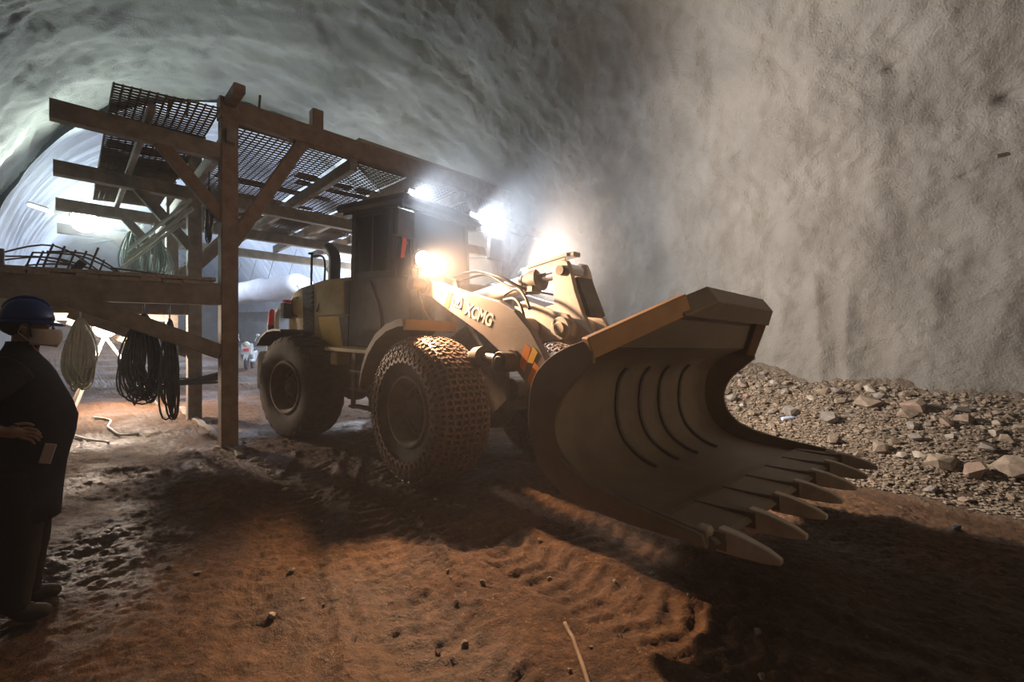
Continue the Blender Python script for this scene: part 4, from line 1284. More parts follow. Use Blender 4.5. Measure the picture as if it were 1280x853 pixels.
# ------------------------------------------------------------------ cables
def coil(name, label, cat, top, w, h, n, r, material, seed, spread=0.08, group=None, lean=0.0):
    rd = random.Random(seed)
    b = MB()
    top = Vector(top)
    for k in range(n):
        ww = w * rd.uniform(0.12, 1.0); hh = h * rd.uniform(0.70, 1.0)
        ox = rd.uniform(-spread, spread); oy = rd.uniform(-w * 0.22, w * 0.22)
        tz = rd.uniform(-0.03, 0.03)
        pts = []
        m = 22
        for i in range(m):
            a = 2 * math.pi * i / m
            yy_ = math.sin(a) * ww / 2 * (0.55 + 0.45 * (1 - math.cos(a)) / 2 * 1.3)
            zz_ = -(1 - math.cos(a)) / 2 * hh
            pts.append(top + Vector((ox * (0.5 + 0.5 * math.sin(a + k)) + 0.03 * math.sin(3 * a + k), yy_ + oy * (1 - math.cos(a)) / 2 + lean * zz_, zz_ + tz)))
        b.tube(pts, r, 5, True)
    b.tube([top + Vector((0, 0, -0.05)), top + Vector((0, 0, 0.12)), top + Vector((0, 0, 0.25))], r * 0.8, 5)
    o = b.build(name, material, smooth=True)
    return tag(o, label, cat, group)
coil('cable_coil', 'long coil of white cable hanging under the lower wing beside the person', 'cable', (-7.62, 0.13, 1.88), 0.30, 0.86, 34, 0.012, M['cable_white'], 1, 0.05)
coil('cable_coil', 'thick bunch of dark grey cable loops hanging beside the gantry post', 'cable', (-8.5, 0.82, 2.02), 0.50, 1.28, 34, 0.013, M['cable_dark'], 2, 0.12)
coil('cable_coil', 'dark cable loop drooping lowest against the gantry post', 'cable', (-8.2, 1.08, 1.95), 0.24, 1.46, 12, 0.013, M['cable_dark'], 3, 0.08)
coil('cable_coil', 'single wide dark cable loop left of the dark bunch', 'cable', (-8.55, 0.62, 1.45), 0.42, 0.62, 2, 0.011, M['cable_dark'], 9, 0.08)
coil('cable_coil', 'tangled grey green cables hung high under the gantry wing', 'cable', (-12.5, 1.05, 4.10), 0.55, 1.15, 22, 0.013, M['cable_grey'], 4, 0.16)
coil('cable_coil', 'pale tangled cables piled on the lower wing by the second post', 'cable', (-10.4, 1.15, 3.55), 0.5, 0.95, 18, 0.012, M['cable_grey'], 5, 0.15)
coil('cable_coil', 'thin dark cord hank tied on the front post', 'cable', (-7.55, 1.44, 3.75), 0.10, 0.75, 5, 0.012, M['cable_dark'], 6, 0.03)
def ground_cable(label, pts, r, material):
    P = [Vector((x, y, float(floor_z(x, y)) + r * 1.2 + dz)) for x, y, dz in pts]
    tag(MB().tube(catmull(P, 8), r, 6).build('loose_cable', material, smooth=True), label, 'cable')
ground_cable('white cable tail running from the coil across the ground', [(-10.2, 0.0, 0.1), (-10.0, 0.05, 0.0), (-9.4, 0.02, 0.0), (-8.9, 0.22, 0.0), (-8.5, 0.40, 0.0), (-8.3, 0.42, 0.0)], 0.016, M['cable_white'])
ground_cable('white cable squiggle lying right of the cable tail', [(-10.6, 0.35, 0.0), (-10.4, 0.55, 0.0), (-9.9, 0.50, 0.0), (-9.4, 0.50, 0.0), (-9.05, 0.60, 0.0), (-8.9, 0.80, 0.0)], 0.016, M['cable_white'])
# leaning tubes by the second post
for k, (p0, p1) in enumerate((((-10.2, 0.75, 3.20), (-9.2, 1.50, 4.02)), ((-10.05, 0.72, 3.02), (-9.05, 1.50, 3.84)), ((-10.3, 0.62, 2.84), (-9.3, 1.42, 3.66)))):
    b = MB(); b.cyl(p0, p1, 0.028, n=8)
    tag(b.build('steel_tube', M['sheet'], auto=50), 'slim pale tube leaning in a bundle against the second gantry post', 'tube', 'leaning tubes by the second gantry post')
# torn bundle tied to the second post
b = MB(); rd = random.Random(4)
for k in range(16):
    a = (-9.75 + rd.uniform(-0.1, 0.1), 1.2 + rd.uniform(-0.1, 0.1), 0.98 + rd.uniform(-0.06, 0.06))
    c = (-9.70 + rd.uniform(-0.15, 0.15), 2.05 + rd.uniform(-0.12, 0.1), 1.02 + rd.uniform(-0.10, 0.12))
    b.tube(catmull([a, ((a[0] + c[0]) / 2, 1.6, 0.98 + rd.uniform(-0.05, 0.05)), c], 4), rd.uniform(0.012, 0.026), 6)
tag(b.build('brushwood_bundle', M['cable_dark'], smooth=True), 'dark frayed bundle tied low across the second gantry post', 'bundle')

# rebar offcuts on the lower wing
random.seed(21)
for k in range(15):
    x = -7.7 - random.uniform(0, 1.0)
    y0 = -0.62 + random.uniform(0, 0.5)
    z0 = 2.44
    ln = random.uniform(0.5, 1.1)
    if k < 7:
        p = [(x, y0, z0 + random.uniform(0.08, 0.40)), (x - 0.1, y0 + ln * 0.5, z0 + random.uniform(0.22, 0.40)), (x - 0.2, y0 + ln, z0 + random.uniform(0.02, 0.06))]
    else:
        yb = -0.5 + 0.10 * (k - 6)
        p = [(x, yb, z0 + 0.0), (x, yb + 0.04, z0 + 0.16), (x - 0.03, yb + 0.10, z0 + 0.36)]
    tag(MB().tube(catmull(p, 5), 0.011, 6).build('rebar', M['wire'], smooth=True), 'bent dark rebar offcut heaped on the lower wing planks', 'rebar', 'rebar offcuts on the lower wing')
tag(MB().tube([(-7.45, 0.4, 2.52), (-7.5, 1.0, 2.50), (-7.55, 1.5, 2.51)], 0.012, 6).build('rebar', M['wire'], smooth=True), 'single straight rebar lying along the lower wing edge', 'rebar')
b = MB(); b.cyl((-7.75, 0.05, 2.44), (-7.70, 0.16, 2.60), 0.045, n=10)
tag(b.build('pipe_stub', M['dark_steel'], auto=40), 'short dark pipe stub standing beside the rebar heap', 'pipe')

# ------------------------------------------------------------------ ventilation duct, scooter
b = MB()
dp = [Vector((-22.0 - 1.05 * i, 8.0 - 0.02 * i, 4.56 + GR * 1.05 * i + 0.05 * math.sin(i * 1.1))) for i in range(24)]
b.tube(dp, [0.34, 0.58] + [0.62 + 0.05 * math.sin(i * 2.3) for i in range(2, 24)], 20)
duct = b.build('ventilation_duct', M['duct'], smooth=True)
tag(duct, 'large pale fabric ventilation duct slung along the far right wall', 'duct')
b = MB(); b.tube([(-21.98, 8.0 + 0.33 * math.cos(a), 4.56 + 0.33 * math.sin(a)) for a in np.linspace(0, 2 * math.pi, 24, endpoint=False)], 0.04, 6, True)
b.build('end_hoop', M['duct'], duct, smooth=True)
for i in range(2, 24, 3):
    p = dp[i]
    b = MB(); b.tube([p + Vector((0, 0, 0.6)), p + Vector((0, 0.35, 1.9))], 0.015, 5); b.build('hanger_wire', M['wire'], duct)

sx, sy = -19.6, 5.05
gz = float(floor_z(sx, sy))
SCO = empty('motor_scooter', (sx, sy, gz), (0, 0, math.radians(-24)))
tag(SCO, 'pale silver motor scooter parked far back in the tunnel', 'scooter')
for x, nm in ((0.62, 'front_wheel'), (-0.58, 'rear_wheel')):
    b = MB(); b.lathe([(0.16, -0.03), (0.20, -0.05), (0.25, -0.04), (0.265, 0), (0.25, 0.04), (0.20, 0.05), (0.16, 0.03)], 22, True, T=Matrix.Translation((x, 0, 0.265))); b.lathe([(0.0, 0.03), (0.17, 0.025), (0.17, -0.025), (0.0, -0.03)], 16, T=Matrix.Translation((x, 0, 0.265)))
    b.build(nm, M['scooter_dark'], SCO, auto=50)
b = MB(); b.prism([(0.30, 0.35), (0.42, 0.95), (0.52, 0.98), (0.60, 0.80), (0.66, 0.55), (0.50, 0.40)], -0.20, 0.20); b.build('leg_shield', M['scooter'], SCO, bevel=0.05)
b = MB(); b.prism([(-0.80, 0.55), (-0.75, 0.72), (-0.15, 0.66), (-0.05, 0.38), (0.36, 0.34), (0.36, 0.26), (-0.25, 0.24), (-0.6, 0.42)], -0.16, 0.16); b.build('scooter_body', M['scooter'], SCO, bevel=0.04)
b = MB(); b.box((-0.42, 0, 0.76), (0.72, 0.27, 0.12), ch=0.05); b.build('seat', M['scooter_dark'], SCO)
b = MB(); b.tube(catmull([(0.38, -0.36, 1.0), (0.46, -0.2, 1.03), (0.48, 0, 1.02), (0.46, 0.2, 1.03), (0.38, 0.36, 1.0)], 4), 0.02, 6); b.build('handlebar', M['scooter_dark'], SCO, smooth=True)
b = MB(); b.ball((0.60, 0, 0.93), 0.10, 12, (0.7, 1.1, 1)); b.build('head_lamp', M['white_paint'], SCO, smooth=True)
b = MB(); b.box((0.675, 0, 0.72), (0.012, 0.18, 0.10)); b.build('front_badge', M['red'], SCO)
for sd in (-1, 1):
    b = MB(); b.tube([(0.44, sd * 0.24, 1.03), (0.42, sd * 0.32, 1.24)], 0.01, 5); b.ball((0.42, sd * 0.34, 1.27), 0.07, 10, (0.4, 1, 0.8)); b.build('mirror', M['scooter'], SCO, auto=50)
b = MB(); b.prism([(0.38, 0.30), (0.44, 0.46), (0.62, 0.56), (0.82, 0.46), (0.86, 0.34), (0.78, 0.42), (0.62, 0.50), (0.46, 0.42)], -0.07, 0.07); b.build('front_mudguard', M['scooter'], SCO)

# ------------------------------------------------------------------ rubble along the right wall
random.seed(33)
def rock_mesh(seed, sc=(1, 1, 1), n=16):
    rd = random.Random(seed)
    bm = bmesh.new()
    for _ in range(n):
        v = Vector((rd.gauss(0, 1), rd.gauss(0, 1), rd.gauss(0, 1))).normalized() * rd.uniform(0.78, 1.0)
        bm.verts.new((v.x * sc[0] * 0.5, v.y * sc[1] * 0.5, v.z * sc[2] * 0.5))
    r = bmesh.ops.convex_hull(bm, input=bm.verts)
    bmesh.ops.delete(bm, geom=[g for g in r['geom_interior'] if isinstance(g, bmesh.types.BMVert)], context='VERTS')
    me = bpy.data.meshes.new('rock')
    bm.to_mesh(me); bm.free()
    return me
RM = {}
for mk in ('rock', 'rock_pale', 'rock_grey', 'rock_pink'):
    RM[mk] = []
    for k in range(7):
        me = rock_mesh(100 + k, (random.uniform(0.9, 1.3), random.uniform(0.8, 1.1), random.uniform(0.55, 0.85)))
        me.materials.append(M[mk]); RM[mk].append(me)
def rock(name, me, s, t, size, sink=0.3, rot=None):
    o = bpy.data.objects.new(name, me)
    COL.objects.link(o)
    o.scale = (size,) * 3 if not isinstance(size, tuple) else size
    o.rotation_euler = rot or (random.uniform(-0.5, 0.5), random.uniform(-0.5, 0.5), random.uniform(0, 6.28))
    hz = o.scale[2] * 0.35
    o.location = (s, t, float(floor_z(s, t)) + hz * (1 - 2 * sink))
    return o
big = [(-0.82, 8.95, 0.42, 'rock_pink', 'pink-tinged square boulder at the top of the rubble bank', (0.2, 0.1, 0.4)),
       (-0.42, 7.85, (0.52, 0.36, 0.30), 'rock', 'long flat-topped brown boulder at the foot of the rubble bank', (0.1, 0.15, 0.9)),
       (-0.16, 7.82, (0.26, 0.30, 0.42), 'rock_pink', 'upright slab of pinkish rock right of the long flat boulder', (0.15, 0.1, 0.3)),
       (0.17, 8.0, 0.46, 'rock', 'rounded brown boulder at the right edge of the picture', (0.1, 0.2, 1.9)),
       (-1.75, 8.45, 0.34, 'rock_grey', 'dark grey-brown boulder behind the far bucket teeth', (0.3, 0.2, 2.2)),
       (-0.66, 7.95, 0.18, 'rock_pale', 'pale rock chip just above the long flat boulder', (0.3, 0.2, 0.2)),
       (-0.40, 8.35, 0.16, 'rock_pale', 'whitest small stone midway up the rubble bank', (0.1, 0.2, 1.2)),
       (-1.35, 9.0, 0.38, 'rock', 'broad brown rock left of the pink-tinged boulder', (0.2, 0.1, 2.9)),
       (-2.3, 8.6, 0.30, 'rock_grey', 'grey rock beside the blue plastic bottle', (0.1, 0.3, 0.5)),
       (-0.05, 8.25, 0.28, 'rock_grey', 'blocky grey rock behind the upright pinkish slab', (0.2, 0.2, 1.5))]
placed = []
for k, (s, t, sz, mk, lab, ro) in enumerate(big):
    o = rock('boulder', RM[mk][k % 7], s, t, sz, 0.25, ro)
    tag(o, lab, 'rock')
    placed.append((s, t, (max(sz) if isinstance(sz, tuple) else sz) * 0.5))
cnt = 0
tries = 0
while cnt < 270 and tries < 20000:
    tries += 1
    s = random.uniform(-4.6, 1.4); t = random.uniform(7.35, 9.6)
    t = t if random.random() < 0.75 else random.uniform(8.4, 9.6)
    d = math.hypot(s, t)
    sz = random.choice((0.07, 0.09, 0.09, 0.11, 0.11, 0.13, 0.16, 0.20, 0.25))
    if t < 7.8: sz *= 0.65
    if any(math.hypot(s - a, t - b_) < (sz * 0.42 + r_) * 0.86 for a, b_, r_ in placed): continue
    placed.append((s, t, sz * 0.42))
    mk = random.choices(('rock', 'rock_grey', 'rock_pale', 'rock_pink'), (5, 3, 1, 1))[0]
    o = rock('rubble_rock', RM[mk][random.randrange(7)], s, t, sz, 0.2)
    cn = {'rock': 'brown', 'rock_grey': 'dark grey', 'rock_pale': 'pale', 'rock_pink': 'pinkish'}[mk]
    sn = 'small' if sz < 0.10 else 'medium' if sz < 0.15 else 'large'
    if t < 8.0: zone = 'at the foot of the rubble bank'
    elif t < 8.7: zone = 'halfway up the rubble bank'
    else: zone = 'high on the rubble bank against the wall'
    lab = '%s %s broken rock %s' % (sn, cn, zone); gr = '%s %s rocks %s' % (sn, cn, zone)
    tag(o, lab, 'rock', gr)
    cnt += 1
# gravel: uncountable grit on the bank
rg = np.random.RandomState(5)
vs, fs = [], []
ico = rock_mesh(77, (1, 1, 0.7), 9)
iv = np.array([v.co[:] for v in ico.vertices]); ifc = [tuple(p.vertices) for p in ico.polygons]
bpy.data.meshes.remove(ico)
NG = 26000
gs = rg.uniform(-6.5, 1.6, NG); gt = 7.15 + rg.beta(1.25, 1.25, NG) * 2.6
gsz = rg.uniform(0.02, 0.07, NG) * np.where(rg.rand(NG) < 0.12, 1.6, 1.0)
gzv = floor_z(gs, gt)
ang = rg.uniform(0, 6.28, NG)
for k in range(NG):
    ca, sa = math.cos(ang[k]), math.sin(ang[k])
    p = iv * gsz[k]
    q_ = np.stack([p[:, 0] * ca - p[:, 1] * sa + gs[k], p[:, 0] * sa + p[:, 1] * ca + gt[k], p[:, 2] + gzv[k] + gsz[k] * 0.15], -1)
    o_ = len(vs)
    vs += q_.tolist()
    fs += [tuple(i + o_ for i in f) for f in ifc]
gv = mesh_obj('gravel', vs, fs, M['rock'])
tag(gv, 'loose brown gravel covering the rubble bank along the right wall', 'gravel', None, 'stuff')

# scattered stones on the mud
def pix_ground(px, py):
    X = (px - 640) / F_PX; Z = -(py - 440.0) / F_PX
    rs = X * math.cos(YAW) - math.sin(YAW); rt = X * math.sin(YAW) + math.cos(YAW)
    k = (-1.5 + GR * S0) / (Z + GR * rs)
    return k * rs, k * rt
for k, (px, py, sz, mk, lab) in enumerate(((340, 775, 0.055, 'rock_pale', 'single pale pebble on the churned mud in the left foreground'), (1195, 668, 0.10, 'rock_grey', 'wet grey stone in the shadow at the right'),
                                          (1220, 680, 0.07, 'rock_grey', 'small wet stone right of the wet grey stone'), (815, 718, 0.06, 'rock_grey', 'small stone in the dark below the bucket teeth'))):
    s, t = pix_ground(px, py)
    tag(rock('pebble', RM[mk][(k * 3 + 1) % 7], s, t, sz, 0.15), lab, 'stone')
for k, (px, py, sz) in enumerate(((318, 577, 0.09), (326, 583, 0.07), (335, 592, 0.10), (342, 600, 0.08), (350, 608, 0.10), (357, 615, 0.08), (332, 578, 0.06))):
    s, t = pix_ground(px, py)
    tag(rock('rail_stone', RM['rock_pale'][k % 7], s, t, (sz * 1.5, sz, sz), 0.15), 'pale muddy stone lying in line at the end of the ground rail', 'stone', 'stones along the end of the ground rail')
random.seed(71)
for k in range(34):
    px = random.uniform(120, 1000); py = random.uniform(600, 850)
    s, t = pix_ground(px, py)
    tag(rock('mud_clod', RM['rock'][k % 7], s, t, random.uniform(0.025, 0.06), 0.2), 'small brown clod lying on the tyre-marked mud', 'clod', 'clods on the mud floor')
# stick
s0_, t0_ = pix_ground(706, 782); s1_, t1_ = pix_ground(736, 856)
pts = []
for i in range(9):
    u = i / 8
    x = s0_ + (s1_ - s0_) * u * 1.3; y = t0_ + (t1_ - t0_) * u * 1.3 + 0.012 * math.sin(u * 5)
    pts.append((x, y, float(floor_z(x, y)) + 0.012))
tag(MB().tube(catmull(pts, 3), 0.012, 7).build('stick', M['stick'], smooth=True), 'pale thin stick lying on the mud at the bottom edge', 'stick')

# plastic bottle on the rubble
bs, bt = -2.30, 8.42
b = MB(); b.lathe([(0.0, -0.11), (0.03, -0.11), (0.034, -0.10), (0.030, -0.05), (0.034, 0.0), (0.030, 0.05), (0.026, 0.08), (0.012, 0.11), (0.012, 0.13)], 14)
bo = b.build('plastic_bottle', M['plastic_blue'], auto=50)
bo.location = (bs, bt, float(floor_z(bs, bt)) + 0.06); bo.rotation_euler = (0.1, 0.1, math.radians(-40))
tag(bo, 'crushed clear blue plastic bottle lying on the rubble behind the bucket', 'bottle')
b = MB(); b.lathe([(0.0, 0.128), (0.016, 0.128), (0.016, 0.15), (0.0, 0.15)], 12); b.build('bottle_cap', M['helmet'], bo, auto=40)

# rock bolt stub in the wall
def wall_point(px, py):
    X = (px - 640) / F_PX; Z = -(py - 440.0) / F_PX
    rs = X * math.cos(YAW) - math.sin(YAW); rt = X * math.sin(YAW) + math.cos(YAW)
    best = None
    for k in np.linspace(3, 12, 400):
        s, t, z = k * rs, k * rt, 1.5 + k * Z
        zl = z - float(slope(s))
        rad = math.hypot(t - TC, max(zl - TSPR, 0))
        if rad > TR - 0.12: return s, t, z
    return s, t, z
p = wall_point(1266, 189)
b = MB(); b.bar((p[0] - 0.16, p[1] + 0.02, p[2] - 0.02), (p[0] + 0.22, p[1] + 0.26, p[2] + 0.05), 0.05, 0.05, ch=0.008)
tag(b.build('anchor_bar', M['wire']), 'dark anchor bar end sticking out of a pit high in the right wall', 'bar')

# ------------------------------------------------------------------ person at the left edge
PX, PY = -3.93, -0.17
pz = float(slope(PX))
face = math.atan2(math.sin(YAW) , math.cos(YAW))            # looks towards picture right
def skin_obj(name, joints, edges, material, parent=None, Mx=None, levels=2, root=0):
    me = bpy.data.meshes.new(name)
    me.from_pydata([j[0] for j in joints], edges, [])
    o = bpy.data.objects.new(name, me)
    COL.objects.link(o)
    if parent is not None: o.parent = parent
    if Mx is not None: o.matrix_local = Mx
    md = o.modifiers.new('skin', 'SKIN')
    sv = me.skin_vertices[0].data
    for i, j in enumerate(joints):
        r = j[1]
        sv[i].radius = r if isinstance(r, tuple) else (r, r)
        sv[i].use_root = (i == root)
    md.use_smooth_shade = True
    sb = o.modifiers.new('sub', 'SUBSURF'); sb.levels = levels; sb.render_levels = levels
    me.materials.append(material)
    return o
# local frame: +x is where the person looks, +y left, z up; feet on z=0; standing height 1.76
J_ = [((0, 0, 0.98), (0.13, 0.11)),        # 0 pelvis
      ((0.02, 0, 1.16), (0.135, 0.115)),     # 1 belly
      ((0.0, 0, 1.34), (0.15, 0.115)),      # 2 chest
      ((-0.02, 0, 1.47), (0.08, 0.07)),     # 3 neck base
      ((0.005, 0, 1.545), (0.052, 0.055)),  # 4 neck
      ((0.025, 0, 1.63), (0.078, 0.092)),   # 5 head
      ((0.02, 0, 1.70), (0.070, 0.085)),    # 6 crown
      ((0.0, 0.19, 1.42), 0.055), ((-0.03, 0.25, 1.15), 0.043), ((0.0, 0.24, 0.92), 0.030), ((0.01, 0.235, 0.86), 0.026),      # 7-10 left arm
      ((-0.02, -0.18, 1.40), 0.040), ((-0.20, -0.255, 1.19), 0.036), ((-0.06, -0.27, 1.08), 0.030), ((0.0, -0.265, 1.07), 0.026),  # 11-14 right arm
      ((0.01, 0.10, 0.90), 0.085), ((0.02, 0.11, 0.50), 0.055), ((-0.02, 0.12, 0.09), 0.038), ((0.13, 0.14, 0.03), (0.038, 0.03)),  # 15-18
      ((0.01, -0.10, 0.90), 0.085), ((0.0, -0.11, 0.50), 0.055), ((-0.04, -0.12, 0.09), 0.038), ((0.11, -0.14, 0.03), (0.038, 0.03))]
E_ = [(0, 1), (1, 2), (2, 3), (3, 4), (4, 5), (5, 6), (2, 7), (7, 8), (8, 9), (9, 10), (2, 11), (11, 12), (12, 13), (13, 14),
      (0, 15), (15, 16), (16, 17), (17, 18), (0, 19), (19, 20), (20, 21), (21, 22)]
def fingers(base, fwd, down, side, k0):
    js, es = [], []
    fwd, down, side = Vector(fwd), Vector(down), Vector(side)
    for f_, ln in enumerate((0.075, 0.085, 0.08, 0.062)):
        o_ = Vector(base) + side * (0.027 - 0.018 * f_)
        a = len(js) + k0
        js += [(tuple(o_ + fwd * 0.03), 0.0095), (tuple(o_ + fwd * (0.03 + ln * 0.5) + down * 0.008), 0.0088), (tuple(o_ + fwd * (0.03 + ln * 0.85) + down * 0.035), 0.0075)]
        es += [(a, a + 1), (a + 1, a + 2)]
        es.append((None, a))
    a = len(js) + k0
    o_ = Vector(base) + side * 0.03
    js += [(tuple(o_ + fwd * -0.01 + side * 0.012), 0.011), (tuple(o_ + fwd * 0.03 + side * 0.03 + down * 0.01), 0.0095), (tuple(o_ + fwd * 0.06 + side * 0.028 + down * 0.02), 0.008)]
    es += [(a, a + 1), (a + 1, a + 2), (None, a)]
    return js, es
def add_hand(idx, fwd, down, side):
    js, es = fingers(J_[idx][0], fwd, down, side, len(J_))
    for e in es: E_.append((idx if e[0] is None else e[0], e[1]))
    J_.extend(js)
add_hand(10, (0.15, -0.05, -0.98), (0.2, -0.9, -0.2), (0.95, 0, 0.15))
add_hand(14, (0.97, 0.05, -0.2), (-0.2, 0.3, -0.9), (0.2, 0.1, 0.95))
person = skin_obj('person', J_, E_, M['skin'], None, None, 2, 0)
person.location = (PX, PY, pz)
person.rotation_euler = (0, 0, math.radians(86))
person.scale = (1.03, 1.03, 1.03)
tag(person, 'person in blue hard hat, pale face mask and long dark coat at the left edge', 'person')
# face details, ears
b = MB()
b.add([(0.108, -0.016, 1.60), (0.108, 0.016, 1.60), (0.112, 0, 1.648), (0.138, 0, 1.603)], [(0, 1, 2), (0, 3, 1), (1, 3, 2), (0, 2, 3)])
b.build('nose', M['skin'], person, smooth=True)
for sd in (-1, 1):
    b = MB(); b.ball((0.01, sd * 0.088, 1.625), 0.032, 10, (0.65, 0.35, 1.0)); b.build('ear', M['skin'], person, smooth=True)
    b = MB(); b.ball((0.098, sd * 0.032, 1.648), 0.012, 8); b.build('eye', M['white_paint'], person, smooth=True)
    b = MB(); b.ball((0.107, sd * 0.033, 1.648), 0.006, 8); b.build('pupil', M['hair'], person, smooth=True)
b = MB(); b.ball((-0.02, 0, 1.655), 0.098, 14, (0.92, 0.90, 0.80)); b.build('hair', M['hair'], person, smooth=True)
# mask: shell over nose, mouth and chin
b = MB()
mv = []
rows, cols = 6, 9
for i in range(rows):
    v = i / (rows - 1)
    for j in range(cols):
        u = -1 + 2 * j / (cols - 1)
        a = u * 1.35
        bul = 0.122 + 0.028 * math.exp(-(u * 2.2) ** 2) * math.sin(math.pi * (0.15 + 0.75 * v))
        mv.append((0.012 + bul * math.cos(a) - 0.012 * v, (0.098 - 0.01 * v) * math.sin(a), 1.622 - 0.105 * v * (1 - 0.15 * abs(u))))
mf = [(i * cols + j, i * cols + j + 1, (i + 1) * cols + j + 1, (i + 1) * cols + j) for i in range(rows - 1) for j in range(cols - 1)]
b.add(mv, mf)
mk = b.build('face_mask', M['mask'], person, smooth=True)
so = mk.modifiers.new('thick', 'SOLIDIFY'); so.thickness = 0.004
for sd in (-1, 1):
    b = MB(); b.tube([(0.04, sd * 0.092, 1.615), (0.0, sd * 0.098, 1.635), (-0.015, sd * 0.095, 1.60), (0.035, sd * 0.088, 1.545)], 0.003, 5); b.build('mask_loop', M['mask'], person, smooth=True)
# hard hat
HAT = empty('hard_hat'); HAT.parent = person
b = MB()
hv, hf = [], []
nr, nc = 7, 28
for i in range(nr + 1):
    ph = math.pi / 2 * i / nr
    for j in range(nc):
        a = 2 * math.pi * j / nc
        hv.append((0.012 + 0.114 * math.cos(ph) ** 0.8 * math.cos(a), 0.104 * math.cos(ph) ** 0.8 * math.sin(a), 1.668 + 0.128 * math.sin(ph)))
for i in range(nr):
    for j in range(nc):
        hf.append((i * nc + j, i * nc + (j + 1) % nc, (i + 1) * nc + (j + 1) % nc, (i + 1) * nc + j))
b.add(hv, hf)
sh = b.build('hat_shell', M['helmet'], HAT, smooth=True)
so = sh.modifiers.new('thick', 'SOLIDIFY'); so.thickness = 0.006
b = MB()
bv, bf = [], []
for j in range(nc):
    a = 2 * math.pi * j / nc
    ext = 0.010 + 0.032 * max(0, math.cos(a)) ** 2
    for (rr, dz) in ((0, 0.004), (ext, -0.008 - 0.012 * max(0, math.cos(a))), (ext, -0.014 - 0.012 * max(0, math.cos(a))), (0, -0.006)):
        bv.append((0.012 + (0.114 + rr) * math.cos(a), (0.104 + rr) * math.sin(a), 1.668 + dz))
for j in range(nc):
    k = (j + 1) % nc
    for q_ in range(4): bf.append((j * 4 + q_, j * 4 + (q_ + 1) % 4, k * 4 + (q_ + 1) % 4, k * 4 + q_))
b.add(bv, bf); b.build('hat_brim', M['helmet'], HAT, smooth=True)
b = MB()
b.tube([(0.012 + 0.10 * math.cos(a), 0, 1.70 + 0.105 * math.sin(a)) for a in np.linspace(0.35, math.pi - 0.35, 12)], 0.012, 8); b.build('hat_ridge', M['helmet'], HAT, smooth=True)
b = MB(); b.tube(catmull([(-0.12, -0.02, 1.665), (-0.135, 0.0, 1.63), (-0.115, 0, 1.605), (-0.105, 0.02, 1.655)], 4), 0.008, 6); b.build('hat_knob', M['helmet'], HAT, smooth=True)
for sd in (-1, 1):
    b = MB(); b.tube([(0.03, sd * 0.112, 1.665), (0.035, sd * 0.09, 1.58), (0.05, sd * 0.03, 1.515)], 0.005, 5); b.build('chin_strap', M['hair'], HAT, smooth=True)
# jacket: loose shell over torso and upper arms
def loft(b, rings, n=24, seam=0.0):
    """rings: (centre, ex, ey, rx, ry) elliptic sections joined into a skin with closed ends"""
    vs, fs = [], []
    for i, (c, ex, ey, rx, ry) in enumerate(rings):
        for j in range(n):
            a = 2 * math.pi * j / n
            w_ = 1 + seam * math.sin(3 * a + i * 1.3)
            vs.append(Vector(c) + Vector(ex) * (rx * math.cos(a) * w_) + Vector(ey) * (ry * math.sin(a) * w_))
    for i in range(len(rings) - 1):
        for j in range(n):
            k = (j + 1) % n
            fs.append((i * n + j, i * n + k, (i + 1) * n + k, (i + 1) * n + j))
    fs += [tuple(range(n - 1, -1, -1)), tuple((len(rings) - 1) * n + j for j in range(n))]
    b.add(vs, fs)
def limb(b, pts, n=14):
    P = catmull([p for p, _ in pts], 4)
    R_ = []
    for i in range(len(pts) - 1):
        for j in range(4): R_.append(pts[i][1] + (pts[i + 1][1] - pts[i][1]) * j / 4)
    R_.append(pts[-1][1])
    R_ = [r * (1 + 0.03 * math.sin(i * 2.1)) for i, r in enumerate(R_)]
    b.tube(P, R_, n)
b = MB()
X1, Y1 = (1, 0, 0), (0, 1, 0)
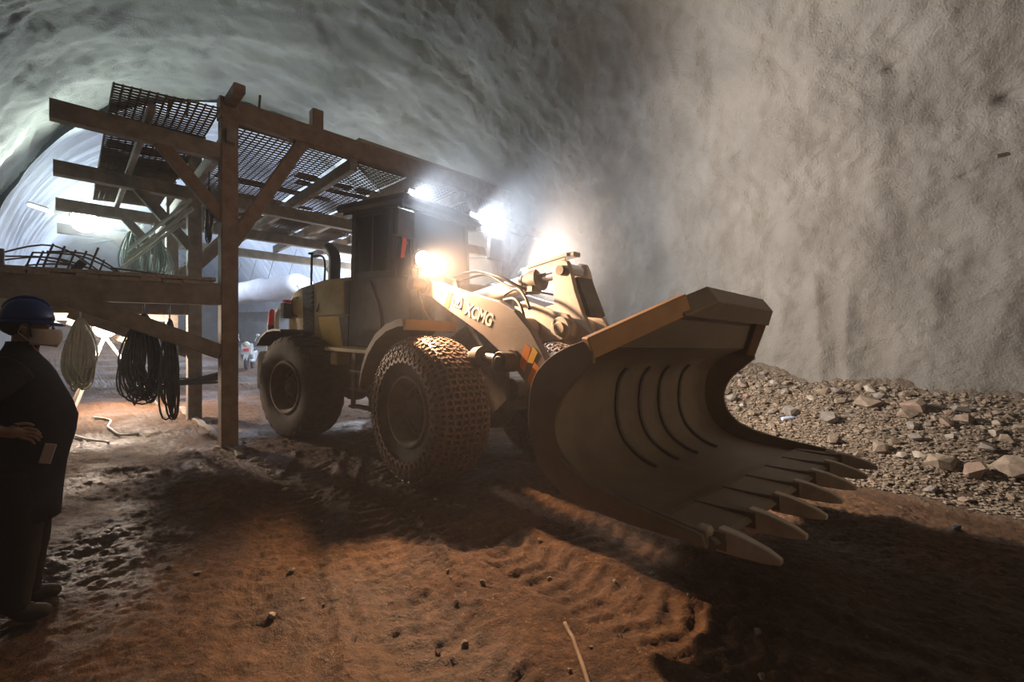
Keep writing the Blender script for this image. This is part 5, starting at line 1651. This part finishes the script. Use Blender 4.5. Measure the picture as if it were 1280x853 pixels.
loft(b, [((cx, 0, z), X1, Y1, rx, ry) for z, cx, rx, ry in ((0.55, 0.0, 0.150, 0.19), (0.65, 0.005, 0.150, 0.188), (0.75, 0.012, 0.152, 0.186), (0.86, 0.02, 0.158, 0.190), (0.95, 0.03, 0.168, 0.195), (1.03, 0.04, 0.175, 0.200), (1.12, 0.045, 0.178, 0.203),
      (1.21, 0.03, 0.170, 0.205), (1.30, 0.012, 0.152, 0.210), (1.38, -0.002, 0.132, 0.208), (1.43, -0.012, 0.112, 0.185), (1.465, -0.018, 0.092, 0.140), (1.495, -0.02, 0.075, 0.092), (1.525, -0.014, 0.066, 0.072), (1.55, -0.01, 0.064, 0.068))], 28, 0.012)
limb(b, [((-0.005, 0.175, 1.41), 0.080), ((-0.02, 0.235, 1.33), 0.078), ((-0.03, 0.26, 1.15), 0.066), ((-0.02, 0.25, 1.05), 0.060), ((0.0, 0.24, 0.93), 0.048)])
limb(b, [((-0.01, -0.165, 1.40), 0.088), ((-0.08, -0.215, 1.33), 0.086), ((-0.19, -0.255, 1.20), 0.070), ((-0.18, -0.262, 1.15), 0.060), ((-0.13, -0.268, 1.12), 0.052)])
b.build('jacket', M['jacket'], person, smooth=True)
b = MB()
loft(b, [((0.01, 0, z), X1, Y1, rx, ry) for z, rx, ry in ((0.74, 0.12, 0.17), (0.80, 0.135, 0.175), (0.92, 0.13, 0.165))], 20)
for sd, dx in ((1, 0.0), (-1, -0.02)):
    limb(b, [((0.01 + dx, sd * 0.09, 0.84), 0.105), ((0.015 + dx, sd * 0.10, 0.66), 0.098), ((0.02 + dx, sd * 0.11, 0.48), 0.084), ((0.0 + dx, sd * 0.115, 0.28), 0.078), ((-0.02 + dx, sd * 0.12, 0.10), 0.075)])
b.build('trousers', M['trousers'], person, smooth=True)
for sd, dx in ((1, 0.0), (-1, -0.02)):
    skin_obj('boot', [((-0.03 + dx, sd * 0.12, 0.20), 0.062), ((-0.03 + dx, sd * 0.12, 0.07), 0.060), ((0.06 + dx, sd * 0.13, 0.055), (0.055, 0.05)), ((0.15 + dx, sd * 0.14, 0.045), (0.05, 0.038))], [(0, 1), (1, 2), (2, 3)], M['boots'], person, None, 2, 1)
b = MB(); b.box((0.11, -0.19, 0.93), (0.05, 0.012, 0.11), Matrix.Rotation(0.25, 3, 'Y'), ch=0.004); b.build('pale_cloth', M['mask'], person)
